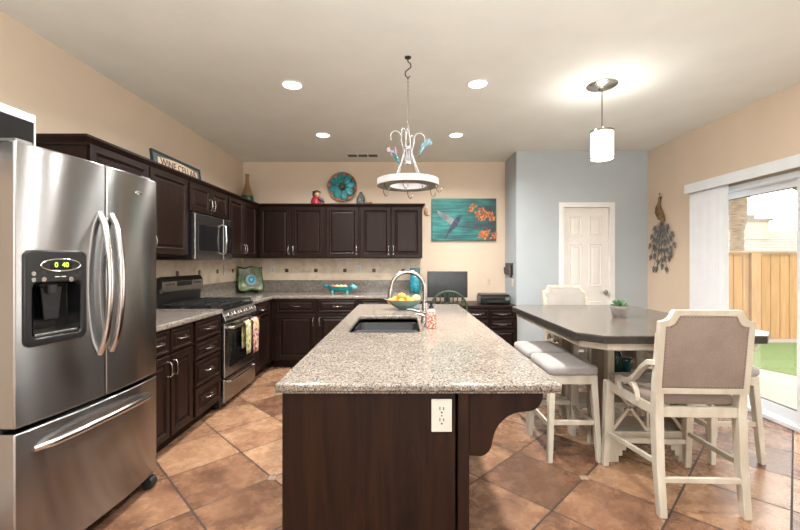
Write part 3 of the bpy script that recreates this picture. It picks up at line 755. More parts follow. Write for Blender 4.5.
# control oval with display
mb = MB(); ov = [(.085 * math.cos(2 * PI * k / 36), .026 * math.sin(2 * PI * k / 36)) for k in range(36)]
mb.tube([(p[0] + .012, -.016, p[1] + .135) for p in ov], .003, 6, closed=True); mb.build('display_ring', M['chrome'], dsp, smooth=60)
MB().box(-.035, .06, -.0165, -.013, .118, .152).build('display', M['glassblk'], dsp, .002)
lcd = pm('display_glow', (.25, .5, .02), .5, emit=((.55, 1.0, .08), 1.6))
text('display_digits', '0  40', .03, lcd, dsp, Matrix.Translation((.012, -.017, .135)) @ Matrix.Rotation(R(90), 4, 'X'), .0004)
for x, z, r in ((-.06, .105, .007), (-.06, .075, .010), (.055, .072, .011), (-.10, .10, .009), (-.10, .075, .009), (.10, .10, .006), (.085, .085, .006), (-.01, .10, .006)):
    MB().cyl((x, -.0155, z), (x, -.0125, z), r, seg=16).build('button', M['steelH'] if r > .008 else M['black'], dsp, smooth=40)
for x in (-.015, .012): MB().box(x, x + .02, -.0148, -.0138, .083, .087).build('indicator', M['plate'], dsp)
# white microwave standing on the refrigerator
om = thing('countertop_microwave', 'white microwave with dark window standing on top of the refrigerator', 'microwave', (-1.73, 1.325, 1.7655), R(86.5))
M['appl_white'] = pm('appliance_white', (.55, .56, .58), .35, var=.02)
MB().box(0, .50, .03, .36, .012, .245).build('case', M['appl_white'], om, .008)
p = MB().box(0, .50, 0, .03, .008, .247).build('door', M['appl_white'], om, .008)
MB().box(.05, .484, -.003, -.0005, .03, .207).build('window', M['glassblk'], p, .003)
MB().box(.16, .34, -.004, -.0005, .216, .236).build('badge', pm('grey_badge', (.3, .3, .31), .4), p, .002)
for x in (.04, .46):
    for y in (.05, .33): MB().cyl((x, y, 0), (x, y, .013), .012, seg=12).build('foot', M['black'], om)
# ================================================================== ISLAND
IX0, IX1, IY0, IY1 = -.426, .23, 1.385, 3.90
isl = thing('kitchen_island', 'dark wood kitchen island with scrolled corbel, in the middle of the tiled floor', 'island', ((IX0 + IX1) / 2, (IY0 + IY1) / 2, 0))
ox, oy = (IX0 + IX1) / 2, (IY0 + IY1) / 2
def ib(x0, x1, y0, y1, z0, z1): return (x0 - ox, x1 - ox, y0 - oy, y1 - oy, z0, z1)
mb = MB(); mb.box(*ib(IX0 + .02, IX0 + .04, IY0 + .02, IY1 - .02, .10, .880)); mb.box(*ib(IX1 - .02, IX1, IY0 + .02, IY1 - .02, 0, .880)); mb.box(*ib(IX0 + .04, IX1 - .02, IY0 + .02, IY1 - .02, .10, .12))
mb.box(*ib(IX0 + .09, IX0 + .10, IY0 + .02, IY1 - .02, 0, .10)); mb.build('body', M['island'], isl)
for y0, y1 in ((IY0, IY0 + .02), (IY1 - .02, IY1)):
    MB().box(*ib(IX0, IX1 - .045, y0, y1, 0, .880)).build('end_panel', M['island'], isl, .002)
for y0, y1 in ((IY0 - .008, IY0 + .05), (IY1 - .05, IY1 + .008)):
    MB().box(*ib(IX1 - .038, IX1 + .003, y0, y1, 0, .880)).build('corner_post', M['island'], isl, .003)
for y0, y1 in ((IY0 - .004, IY0 + .04), (2.62, 2.665), (IY1 - .04, IY1 + .004)):
    pr = [(IX1 + .003, .880), (.492, .880), (.492, .865)]
    def arc(cx, cz, r, a0, a1, n=8): return [(cx + r * math.cos(R(a0 + (a1 - a0) * k / n)), cz + r * math.sin(R(a0 + (a1 - a0) * k / n))) for k in range(n + 1)]
    pr += arc(.437, .862, .055, -5, -80) + arc(.43, .692, .115, 88, 172) + arc(.262, .700, .052, 0, -75)[0:] + [(IX1 + .003, .652)]
    mb = MB().prism([(p[0] - ox, p[1]) for p in pr], 'xz', y0 - oy, y1 - oy); mb.build('corbel', M['island'], isl, .002)
yy = [IY0 + .03, 1.99, 2.61, 3.23, IY1 - .03]
for a, b in zip(yy, yy[1:]):
    for kind, z0, z1 in (('drawer', .70, .855), ('door', .115, .685)):
        mb = MB().panel(0, b - a - .012, z0, z1, 0, door_rings(z1 - z0, b - a)); 
        mb.xform(Matrix.Translation((IX0 + .019 - ox, b - .006 - oy, 0)) @ Matrix.Rotation(R(-90), 4, 'Z')); p = mb.build(kind, M['island'], isl)
        mb = MB(); pull(mb, ((b - a) / 2, -.02, (z0 + z1) / 2), True) if kind == 'drawer' else pull(mb, (.04, -.02, .59), False)
        mb.xform(Matrix.Translation((IX0 + .019 - ox, b - .006 - oy, 0)) @ Matrix.Rotation(R(-90), 4, 'Z')); mb.build('handle', M['nickel'], p, smooth=60)
SX0, SX1, SY0_, SY1_ = -.335, .105, 2.34, 3.08
it = curve_slab('island_worktop', [rrect(-.443, .55, 1.35, 3.925, .012, 4), rrect(SX0, SX1, SY0_, SY1_, .06, 6)], .914, .030, .010, M['granite'], None, 4)
# ogee underside step
mb = MB(); sweep(mb, [(-.443, 1.35), (.55, 1.35), (.55, 3.925), (-.443, 3.925), (-.443, 1.351)], [(-.012, .8805), (-.004, .8805), (-.004, .8835), (-.012, .8845)])
it2 = mb.build('edge_moulding', M['granite'], it)
tag(it, 'speckled granite island worktop with sink cut out, nearest countertop', 'countertop')
sk = thing('sink', 'black undermount double sink set in the island worktop', 'sink', ((SX0 + SX1) / 2, (SY0_ + SY1_) / 2, .664))
sx, sy = (SX1 - SX0) / 2, (SY1_ - SY0_) / 2
def bowl(x0, x1, y0, y1, zt):
    n = lambda q, g, z: [(p[0], p[1], z) for p in rrect(x0 + g, x1 - g, y0 + g, y1 - g, q, 5)]
    return [n(.05, -.0, zt), n(.055, .004, zt - .01), n(.055, .012, .03), n(.05, .03, .008), n(.03, .06, .004)]
for i, (y0, y1) in enumerate(((-sy - .004, -.012), (.012, sy + .004))):
    mb = MB(); mb.loops(bowl(-sx - .004, sx + .004, y0, y1, .198), False, True)
    o = mb.build('bowl', M['sinkc'], sk, smooth=60); md = o.modifiers.new('thick', 'SOLIDIFY'); md.thickness = .004; md.offset = 1
    MB().lathe([(.045, .0), (.045, .006), (.035, .004), (.02, .003)], (0, (y0 + y1) / 2, .006)).build('drain', M['nickel'], o, smooth=40)
mb = MB(); mb.box(-sx - .002, sx + .002, -.011, .011, .02, .196); mb.build('divider', M['sinkc'], sk, .004)
# faucet
fx, fyy = .150, 2.72
fa = thing('faucet', 'brushed nickel gooseneck faucet arching over the island sink', 'faucet', (fx, fyy, .914))
mb = MB(); mb.lathe([(.030, 0), (.030, .012), (.024, .022), (.021, .10), (.019, .13), (.016, .16)]); mb.build('base', M['nickel'], fa, smooth=40)
pts = [(0, 0, .155), (0, 0, .235)] + [(-.115 + .115 * math.cos(R(a)), 0, .235 + .115 * math.sin(R(a))) for a in range(10, 171, 10)] + [(-.234, 0, .22)]
mb = MB(); mb.tube(pts, .0145, 14); mb.build('spout', M['nickel'], fa, smooth=50)
MB().tube([(-.2335, 0, .232), (-.237, 0, .205), (-.240, 0, .172)], [.016, .0175, .0165], 14).build('spray_head', M['nickel'], fa, smooth=50)
mb = MB(); mb.tube([(0, -.02, .07), (-.01, -.05, .075), (-.05, -.06, .085), (-.10, -.06, .10), (-.125, -.06, .098)], [.012, .011, .008, .007, .006], 10); mb.build('lever', M['nickel'], fa, smooth=50)
sd = thing('soap_pump', 'small nickel soap dispenser with curved spout beside the faucet', 'dispenser', (.155, 2.56, .914))
mb = MB(); mb.lathe([(.02, 0), (.02, .01), (.012, .02), (.011, .05)]); mb.build('base', M['nickel'], sd, smooth=40)
mb = MB(); mb.tube([(0, 0, .045), (0, 0, .062), (-.02, 0, .07), (-.06, 0, .082), (-.078, 0, .076)], [.010, .009, .007, .006, .006], 10); mb.build('nozzle', M['nickel'], sd, smooth=50)
# hand soap bottle
m_, nt_, b2 = new_mat('coral_soap_label'); t_ = NT(nt_); v_ = t_.coord()
vo_ = t_.node('ShaderNodeTexVoronoi'); vo_.inputs['Scale'].default_value = 75; t_.link(v_, vo_.inputs['Vector'])
t_.link(t_.ramp(vo_.outputs['Distance'], [(.30, (.58, .07, .035)), (.50, (.60, .15, .09)), (.62, (.62, .45, .40))]), b2.inputs['Base Color']); b2.inputs['Roughness'].default_value = .25
sp_ = thing('hand_soap_bottle', 'hand soap bottle with coral patterned label and black pump on the island', 'bottle', (.18, 2.50, .914))
MB().prism(rrect(-.030, .030, -.021, .021, .012, 4), 'xy', 0, .105).build('bottle', m_, sp_, .004)
MB().lathe([(.026, .105), (.024, .112), (.014, .118), (.014, .124)], sy=.75).build('shoulder', M['plate'], sp_, smooth=40)
mb = MB(); mb.lathe([(.016, .124), (.016, .142), (.008, .143), (.008, .158), (.013, .159), (.013, .170)]); mb.tube([(0, 0, .166), (-.035, 0, .166), (-.04, 0, .160)], .0055, 8); mb.build('pump', M['black'], sp_, smooth=40)
# fruit bowl
M['teal_glaze'] = pm('teal_glaze', (.20, .31, .30), .25, var=.2, scale=5)
fb = thing('fruit_bowl', 'wide blue green bowl of lemons at the far end of the island', 'bowl', (.012, 3.50, .914))
mb = MB(); mb.lathe([(.05, 0), (.055, .004), (.10, .025), (.15, .055), (.178, .082), (.183, .086), (.176, .086), (.145, .060), (.095, .032), (.04, .012)], sx=.92, sy=.8, seg=40); mb.build('bowl', M['teal_glaze'], fb, smooth=50)
MB().loops([[(-.15, -.03, .076), (-.15, .03, .076), (-.15, .03, .086), (-.15, -.03, .086)], [(-.185, -.02, .092), (-.185, .02, .092), (-.185, .02, .098), (-.185, -.02, .098)]]).build('handle', M['teal_glaze'], fb, .003)
lem = pm('lemon_peel', (.66, .29, .05), .5, col2=(.60, .24, .03), scale=18, bump=.1, bscale=160)
pale = pm('pale_peel', (.72, .52, .24), .5, var=.1)
def lemon(label, x, y, z, r, rz, mat, parent=None):
    mb = MB(); n = 12
    prof = [(.12, -1.25), (.30, -1.12), (.72, -.80), (.96, -.35), (1.0, .05), (.93, .42), (.70, .80), (.32, 1.10), (.14, 1.24)]
    mb.lathe([(a * r, b * r) for a, b in prof], seg=16); mb.xform(Matrix.Rotation(rz, 4, 'Z') @ Matrix.Rotation(R(80), 4, 'Y'))
    o = mb.build('lemon', mat, None, smooth=180, loc=(x, y, z)); return tag(o, label, 'fruit', 'lemons in the fruit bowl')
for lb, x, y, z, rz in (('ripe lemon at the left of the fruit bowl', -.092, 3.47, .988, .3), ('ripe lemon at the front centre of the fruit bowl', -.012, 3.43, .982, 1.2), ('ripe lemon at the front right of the fruit bowl', .068, 3.45, .986, 2.4),
                        ('ripe lemon at the back left of the fruit bowl', -.06, 3.555, .987, 2.0), ('ripe lemon at the back right of the fruit bowl', .03, 3.565, .989, .8), ('topmost ripe lemon in the fruit bowl', -.01, 3.50, 1.022, 2.8)):
    lemon(lb, x, y, z, .037, rz, lem)
lemon('pale yellow lemon at the right end of the fruit bowl', .118, 3.515, 1.008, .034, .2, pale)

# ================================================================== THINGS ON COUNTERS AND CABINETS
zt = .914
# peacock feather plate, leaning in the corner
m_, nt_, b2 = new_mat('peacock_glaze'); t_ = NT(nt_); v_ = t_.coord(); n_ = t_.noise(v_, 14, 5, .6, 1.0)
t_.link(t_.ramp(n_, [(.3, (.02, .035, .01)), (.5, (.06, .10, .025)), (.7, (.13, .15, .05))]), b2.inputs['Base Color']); b2.inputs['Roughness'].default_value = .25
pp = thing('decorative_plate', 'square green plate with blue peacock feather eye, leaning in the counter corner', 'plate', (-2.045, 5.30, zt), R(38))
lean = Matrix.Rotation(R(-12), 4, 'X')
N = 12; L0 = []; L1 = []
def psurf(u, v): return (u * .165 * (1 + .05 * math.sin(v * 6)), -.02 * (u * u + (v * 2 - 1) ** 2) + .02, .035 + v * .325 + .012 * math.sin(u * 5 + 1))
mb = MB(); grid = [[mb.bm.verts.new(lean @ Vector(psurf(i / N * 2 - 1, j / N))) for i in range(N + 1)] for j in range(N + 1)]
for j in range(N):
    for i in range(N): mb.face([grid[j][i], grid[j][i + 1], grid[j + 1][i + 1], grid[j + 1][i]])
o = mb.build('plate', m_, pp, smooth=180); md = o.modifiers.new('thick', 'SOLIDIFY'); md.thickness = .008; md.offset = -1
for i, (r, c) in enumerate(((.088, (.10, .06, .02)), (.066, (.03, .26, .32)), (.042, (.01, .035, .16)), (.020, (.03, .40, .50)))):
    mb = MB(); rg_ = []
    for q in (-.004 - .0016 * i, .012):
        rg_.append([lean @ Vector((.01 + r * math.cos(a) * 1.0, q, .185 + r * math.sin(a) * (1.15 if math.sin(a) < 0 else 1))) for a in [2 * PI * k / 28 for k in range(28)]])
    mb.loops(rg_); mb.build('feather_eye', pm('feather_tone', c, .3), o)
MB().box(-.09, -.07, -.035, .10, 0, .02).box(.07, .09, -.035, .10, 0, .02).box(-.09, .09, .085, .10, 0, .16).build('stand', M['iron'], pp, .003)
# teal pig bowl
teal = pm('bright_teal_glaze', (.01, .22, .24), .18, var=.25, scale=9, coat=.4)
tealp = pm('pale_teal_glaze', (.13, .42, .46), .2, var=.1, coat=.4)
pg = thing('pig_bowl', 'teal pig shaped dish on the back counter holding sweets', 'dish', (-.82, 5.16, zt))
mb = MB(); L = []
for sx_, sz_, g in ((.08, .026, 0), (.135, .036, 0), (.168, .066, 0), (.178, .10, 0), (.171, .10, 0), (.145, .075, 0), (.09, .062, 0)):
    L.append([(sx_ * math.cos(2 * PI * k / 28), sx_ * .55 * math.sin(2 * PI * k / 28), sz_ + .012 * max(0, -math.cos(2 * PI * k / 28)) * (sz_ > .07)) for k in range(28)])
mb.loops(L); mb.build('body', teal, pg, smooth=60)
mb = MB(); mb.ball((.165, 0, .088), (.045, .042, .038)); mb.cyl((.20, 0, .085), (.222, 0, .083), .02, .018, 14); mb.build('head', tealp, pg, smooth=50)
for s in (-1, 1): MB().loops([[(.145, s * .03, .115), (.165, s * .03, .115), (.155, s * .04, .113)], [(.152, s * .034, .142), (.156, s * .034, .142), (.154, s * .036, .141)]]).build('ear', tealp, pg)
mb = MB(); mb.tube([(-.165, 0, .095), (-.20, 0, .105), (-.235, 0, .112)], [.028, .022, .006], 12); mb.build('tail', teal, pg, smooth=60)
for x in (-.095, .095):
    for s in (-1, 1): mb = MB(); mb.tube([(x, s * .05, .06), (x, s * .052, .0)], [.018, .012], 10); mb.build('leg', tealp, pg, smooth=60)
sw = [pm('sweet_tone', c, .5, var=.1) for c in ((.55, .15, .12), (.70, .62, .28), (.62, .66, .38), (.72, .60, .42))]
for k, (x, l) in enumerate(((-.10, 'red'), (-.045, 'pale yellow'), (.01, 'pale green'), (.06, 'cream'))):
    o = MB(); o.ball((0, 0, 0), (.03, .026, .024), 12, 8); o = o.build('sweet', sw[k], None, smooth=180, loc=(-.82 + x, 5.16, zt + .0985))
    tag(o, l + ' round sweet in the teal pig dish', 'sweet', 'sweets in the pig dish')
# teal jar behind the faucet
tj = thing('teal_jar', 'tall turquoise textured glass jar on the counter behind the faucet', 'jar', (.165, 5.33, zt))
tg = pm('turquoise_glass', (.02, .30, .38), .12, var=.35, scale=34, bump=.6, bscale=42, coat=.5, col2=(.01, .12, .20))
mb = MB(); mb.lathe([(.05, 0), (.07, .01), (.078, .07), (.08, .15), (.07, .20), (.058, .235)], seg=24); mb.build('body', tg, tj, smooth=60)
mb = MB(); mb.lathe([(.058, .235), (.066, .25), (.072, .32), (.076, .336), (.07, .336), (.06, .25)], seg=24); mb.build('neck', pm('dusky_teal_glass', (.12, .22, .25), .2, var=.2), tj, smooth=60)
# sign on the cabinet tops
sg = thing('sign', 'framed wine cellar sign leaning on the wall above the left cabinets', 'sign', (-1.998, 3.14, UT + .0045), L90)
sg.rotation_euler = (R(-7), 0, R(90))
fm = pm('sign_frame', (.035, .045, .045), .5, var=.2); bg = pm('sign_ground', (.09, .12, .13), .6, var=.25, scale=14)
SWd, SHt = .75, .17
mb = MB()
for q in ((0, SWd, 0, .018), (0, SWd, SHt - .018, SHt), (0, .018, .018, SHt - .018), (SWd - .018, SWd, .018, SHt - .018)): mb.box(q[0], q[1], -.012, .012, q[2], q[3])
mb.build('frame', fm, sg, .002)
bd = MB().box(.016, SWd - .016, -.003, .009, .016, SHt - .016).build('board', bg, sg)
pts = [(.075, .03)] + [(.69, .03)] + [(.69 - .615 * k / 16, .122 + .022 * math.sin(PI * k / 16)) for k in range(17)]
MB().prism(pts, 'xz', -.006, -.002).build('label', pm('sign_cream', (.66, .52, .38), .7, var=.1), sg)
text('lettering', 'WINE CELLAR', .088, pm('sign_ink', (.05, .022, .018), .6), sg, Matrix.Translation((.383, -.008, .088)) @ Matrix.Rotation(R(90), 4, 'X'))
# tall bottle vase in the corner
vs = thing('bottle_vase', 'tall tan bottle vase with green and white base on the corner cabinet', 'vase', (-2.125, 5.36, UT + .0005)); vs.scale = (1, 1, 1.06)
tan = pm('tan_ceramic', (.30, .175, .085), .45, var=.15, scale=6); gr = pm('green_band', (.02, .10, .065), .3, var=.4, scale=20); wh = pm('pale_base', (.55, .62, .60), .35, var=.1)
MB().lathe([(.075, 0), (.088, .02), (.09, .06), (.088, .085)]).build('base', wh, vs, smooth=60)
MB().lathe([(.088, .085), (.085, .12), (.078, .155)]).build('band', gr, vs, smooth=60)
MB().lathe([(.078, .155), (.058, .21), (.038, .27), (.026, .33), (.023, .38), (.025, .42), (.030, .432), (.024, .434), (.018, .40)]).build('neck', tan, vs, smooth=60)
# figurine jug
fg = thing('figurine_jug', 'small red jug figurine with dark hat and blue wing on the cabinets', 'figurine', (-1.185, 5.36, UT + .0005))
red = pm('crimson_glaze', (.48, .025, .05), .3, var=.2); navy = pm('navy_glaze', (.03, .035, .09), .3); skin = pm('peach_glaze', (.68, .42, .26), .4); blk = pm('dark_glaze', (.03, .03, .035), .3)
MB().lathe([(.045, 0), (.065, .02), (.072, .07), (.062, .12), (.042, .155)]).build('body', red, fg, smooth=60)
MB().ball((.02, -.01, .178), (.042, .04, .042)).build('head', skin, fg, smooth=180)
MB().ball((-.018, .01, .185), (.036, .04, .045)).build('hair', blk, fg, smooth=180)
MB().lathe([(.058, .212), (.058, .22), (.03, .228), (.028, .236)], (.005, 0, 0)).build('hat', blk, fg, smooth=40)
mb = MB(); mb.tube([(.05, -.035, .12), (.09, -.04, .095), (.125, -.04, .07)], [.026, .024, .006], 10); mb.build('wing', navy, fg, smooth=60)
mb = MB(); mb.lathe([(.03, 0), (.034, .006), (.03, .012)], (.10, -.03, 0)); mb.tube([(.10, -.03, .01), (.108, -.035, .075)], .007, 8); mb.build('stand', blk, fg, smooth=40)
# flower plate on the wall
fp = thing('flower_plate', 'round turquoise flower plate with terracotta rim above the back cabinets', 'plate', (-.848, KY - .012, 2.385))
rim = pm('terracotta_rim', (.40, .17, .10), .4, var=.4, scale=22); ptl = pm('turquoise_petal', (.01, .33, .38), .25, var=.35, scale=12); cen = pm('brown_centre', (.10, .07, .03), .5, var=.3, scale=60, bump=.5)
mb = MB(); mb.lathe([(.12, 0), (.19, .02), (.205, .035), (.203, .04), (.185, .03), (.12, .012)], seg=48); mb.xform(Matrix.Rotation(R(90), 4, 'X')); mb.build('dish', rim, fp, smooth=40)
for k in range(8):
    a = 2 * PI * k / 8 + .2
    mb = MB(); pts = []
    for q in range(18):
        t = 2 * PI * q / 18; rx = .072 * math.cos(t); ry = (.052 + .012 * math.cos(t)) * math.sin(t); pts.append((.115 + rx, ry))
    L = [[(p[0] * math.cos(a) - p[1] * math.sin(a), -.018 - dz, p[0] * math.sin(a) + p[1] * math.cos(a)) for p in [(.115 + (u[0] - .115) * s, u[1] * s) for u in pts]] for s, dz in ((1, 0), (1.0, .014), (.8, .022), (.4, .018))]
    mb.loops(L); mb.build('petal', ptl, fp, smooth=60)
mb = MB(); mb.lathe([(.042, 0), (.042, .03), (.034, .044), (.015, .05)], seg=24); mb.xform(Matrix.Translation((0, -.014, 0)) @ Matrix.Rotation(R(90), 4, 'X')); mb.build('centre', cen, fp, smooth=50)
# dark pot and the small brown animal at its foot
dv = thing('dark_pot', 'small dark grey patterned lidded pot on the back cabinets', 'vase', (-.575, 5.36, UT + .0005))
dk = pm('slate_pattern', (.16, .17, .16), .5, col2=(.03, .03, .032), scale=40, detail=2)
MB().lathe([(.035, 0), (.05, .015), (.06, .06), (.06, .12), (.048, .16), (.030, .178)]).build('body', dk, dv, smooth=60)
MB().lathe([(.034, .178), (.034, .188), (.02, .20), (.02, .214), (.012, .22)]).build('lid', dk, dv, smooth=50)
br = pm('carved_brown', (.30, .14, .08), .6, var=.3, scale=30)
o = MB(); o.ball((0, 0, .040), (.05, .03, .0405), 14, 8); o.ball((.045, -.004, .062), (.022, .02, .022), 12, 8); o = o.build('carved_turtle', br, None, smooth=180, loc=(-.48, 5.34, UT + .0005)); tag(o, 'little brown carved animal beside the dark lidded pot', 'figurine')
# carved ornament hung at the cabinet end
oc = thing('hanging_ornament', 'little carved wooden bird ornament hung at the right end of the back cabinets', 'ornament', (.2955, 5.30, 1.955))
MB().ball((.012, 0, .05), (.03, .035, .045), 14, 10).build('body', pm('ornament_tan', (.50, .26, .13), .6, var=.3, scale=30), oc, smooth=180)
MB().ball((.016, -.012, .105), (.024, .024, .022), 12, 8).build('head', pm('ornament_cream', (.62, .45, .32), .6), oc, smooth=180)
MB().box(-.002, .06, -.012, .03, .0, .012).build('perch', br, oc, .003)
mb = MB(); mb.tube([(0.01, 0, .12), (0, 0, .145), (-.003, 0, .158)], .003, 6); mb.build('hook', M['iron'], oc)
# canvas
cv = thing('wall_canvas', 'turquoise wall canvas of a hummingbird and orange flowers', 'painting', (.852, KY, 1.927)); cv.scale = (.97, 1, .935)
m_, nt_, b2 = new_mat('streaked_teal_paint'); t_ = NT(nt_)
s1 = t_.noise(t_.coord((1.2, 1, 13)), 1.9, 5, .6, .3); s2 = t_.noise(t_.coord((.9, 1, 1.3), (2, 0, 1)), 2.6, 3)
f_ = t_.math('ADD', t_.math('MULTIPLY', s1, .62), t_.math('MULTIPLY', s2, .45))
tc_ = t_.node('ShaderNodeTexCoord'); sx3 = t_.node('ShaderNodeSeparateXYZ'); t_.link(tc_.outputs['Object'], sx3.inputs[0])
f_ = t_.math('SUBTRACT', f_, t_.math('MULTIPLY', t_.math('MAXIMUM', t_.math('SUBTRACT', sx3.outputs[0], .02), 0.0), .32))
t_.link(t_.ramp(f_, [(.36, (.02, .04, .05)), (.45, (.01, .085, .095)), (.54, (.012, .18, .175)), (.64, (.04, .29, .27)), (.76, (.30, .42, .40))]), b2.inputs['Base Color']); b2.inputs['Roughness'].default_value = .5
MB().box(-.465, .465, -.035, -.002, -.315, .315).build('canvas', m_, cv, .004)
def shape(name, poly, mat, d, par): return MB().prism(poly, 'xz', -.035 - d, -.0345).build(name, mat, par)
hb = pm('hummingbird_slate', (.055, .07, .13), .5, var=.4, scale=30); wg = pm('hummingbird_wing', (.12, .12, .13), .5, col2=(.28, .33, .33), scale=9)
bird = shape('hummingbird', [(-.03, .05), (-.045, .06), (-.072, .062), (-.11, .032), (-.154, -.033), (-.199, -.102), (-.236, -.179), (-.285, -.297), (-.262, -.288), (-.215, -.215), (-.169, -.164), (-.11, -.112), (-.062, -.03), (-.045, .02)], hb, .003, cv)
shape('wing', [(-.105, -.03), (-.154, .012), (-.259, .080), (-.393, .140), (-.349, .052), (-.259, -.025), (-.184, -.078)], wg, .002, bird)
shape('beak', [(-.032, .044), (.02, .068), (-.04, .056)], hb, .002, bird)
ora = [pm('petal_orange', (.70, .10, .02), .5, var=.3, scale=40), pm('petal_coral', (.72, .28, .07), .5, var=.3, scale=40)]
stm = pm('stem_dark', (.10, .06, .05), .6)
rnd = random.Random(4)
for ci, cl in enumerate((((.10, .15), (.14, .20)), ((.20, .09), (.25, .15), (.22, .03), (.30, .10), (.28, .02)), ((.34, .06), (.40, .02), (.38, .08)), ((.27, -.21), (.31, -.25), (.25, -.25), (.34, -.19)), ((.42, -.26), (.44, -.22)))):
    mb = MB(); mb2 = MB()
    for (cx, cz) in cl:
        for k in range(7):
            a = 2 * PI * k / 7 + rnd.random(); r = .042 + .024 * rnd.random(); q = mb if k % 2 else mb2
            pts = [(cx + math.cos(a) * .006, cz + math.sin(a) * .006), (cx + r * .6 * math.cos(a - .4), cz + r * .6 * math.sin(a - .4)), (cx + r * math.cos(a), cz + r * math.sin(a)), (cx + r * .6 * math.cos(a + .4), cz + r * .6 * math.sin(a + .4))]
            d = .004 + .0004 * k; q.prism(pts, 'xz', -.035 - d, -.034)
    f = mb.build('blossom', ora[0], cv); mb2.build('petal', ora[1], f)
mb = MB()
for p0, p1 in (((.16, .30), (.11, .16)), ((.18, .31), (.33, .08)), ((.24, .28), (.42, .02)), ((.42, .30), (.43, .05)), ((.43, .05), (.40, -.10)), ((.36, -.08), (.29, -.22)), ((.36, -.08), (.43, -.24))):
    mb.beam((p0[0], -.036, p0[1]), (p1[0], -.036, p1[1]), .004, .003, (0, 1, 0))
mb.build('stem', stm, cv)

# ================================================================== DESK CORNER
dk_ = thing('desk', 'dark built in desk with drawers under the hummingbird canvas', 'desk', (.285, 4.93, 0))
DWd = 1.15
MB().box(.002, DWd - .001, -.02, .598, .752, .788).build('desktop', M['espresso'], dk_, .004)
MB().box(0.002, .03, .0, .598, 0, .752).build('side_panel', M['espresso'], dk_)
MB().box(.48, DWd - .002, .0, .598, .0, .752).build('drawer_unit', M['espresso'], dk_, .002)
MB().box(.03, .48, .56, .598, .0, .752).build('back_panel', M['espresso'], dk_)
for x0, x1 in ((.50, .775), (.80, 1.11)):
    for z0, z1 in ((.62, .735), (.495, .608), (.10, .483)):
        p = MB().panel(x0, x1, z0, z1, -.001, door_rings(.15, .3)).build('drawer', M['espresso'], dk_)
        mb = MB(); pull(mb, ((x0 + x1) / 2, -.02, (z0 + z1) / 2), True); mb.build('handle', M['nickel'], p, smooth=60)
mo = thing('monitor', 'black flat computer monitor on the built in desk', 'monitor', (.59, 5.22, .788))
MB().box(-.265, .265, -.022, .012, .075, .42).build('bezel', M['blackpl'], mo, .006)
MB().box(-.25, .25, -.0245, -.0215, .10, .405).build('screen', pm('dull_screen', (.028, .031, .034), .22), mo)
MB().box(-.035, .035, .0, .03, .01, .12).build('neck', M['blackpl'], mo, .004)
MB().prism(rrect(-.13, .13, -.08, .10, .04), 'xy', 0, .012).build('base', M['blackpl'], mo, .003)
pr_ = thing('printer', 'black compact printer on the right end of the desk', 'printer', (1.20, 5.20, .788))
MB().box(-.20, .185, -.15, .15, 0, .10).build('body', M['blackpl'], pr_, .012)
MB().box(-.19, .175, -.14, .14, .101, .128).build('scanner_lid', M['blackpl'], pr_, .01)
MB().box(-.12, .10, -.158, -.149, .02, .055).build('paper_slot', M['black'], pr_, .003)
p = MB().box(.115, .17, -.156, -.149, .05, .09).build('control_panel', M['fridge_side'], pr_, .003)
MB().prism([(-.155, .015), (-.20, .03), (-.20, .036), (-.155, .023)], 'yz', -.12, .10).build('output_tray', M['black'], pr_, .002)
# green windsor chair
gm = pm('dark_green_paint', (.045, .075, .045), .45, var=.2, scale=10)
gc = thing('windsor_chair', 'dark green hoop back wooden chair at the desk beyond the island', 'chair', (.52, 4.66, 0), 0)
mb = MB(); mb.lathe([(.17, .42), (.205, .43), (.21, .445), (.20, .458), (.12, .452)], sy=.95); mb.build('seat', gm, gc, smooth=40)
for sx_ in (-1, 1):
    for sy_ in (-1, 1): mb = MB(); mb.tube([(sx_ * .13, sy_ * .12, .432), (sx_ * .17, sy_ * .165, .22), (sx_ * .20, sy_ * .20, 0)], [.016, .021, .013], 10); mb.build('leg', gm, gc, smooth=50)
mb = MB(); mb.tube([(-.175, -.17, .20), (-.175, .17, .20)], .011, 8); mb.tube([(.175, -.17, .20), (.175, .17, .20)], .011, 8); mb.tube([(-.175, 0, .20), (.175, 0, .20)], .011, 8); mb.build('stretcher', gm, gc, smooth=50)
hoop = [(-.17, -.13, .45), (-.195, -.16, .62), (-.205, -.19, .80)] + [(.205 * math.cos(R(180 - a)), -.19 - .03 * math.sin(R(a)), .80 + .20 * math.sin(R(a))) for a in range(15, 166, 15)] + [(.205, -.19, .80), (.195, -.16, .62), (.17, -.13, .45)]
mb = MB(); mb.tube(hoop, .014, 10); mb.build('hoop', gm, gc, smooth=50)
for k in range(7):
    x = -.135 + .045 * k; zt_ = .80 + .20 * math.sqrt(max(0, 1 - (x * 1.12 / .205) ** 2))
    mb = MB(); mb.tube([(x * .85, -.155, .45), (x * 1.12, -.19 - .03 * (zt_ - .8) / .2, zt_ - .004)], .007, 8); mb.build('spindle', gm, gc, smooth=50)

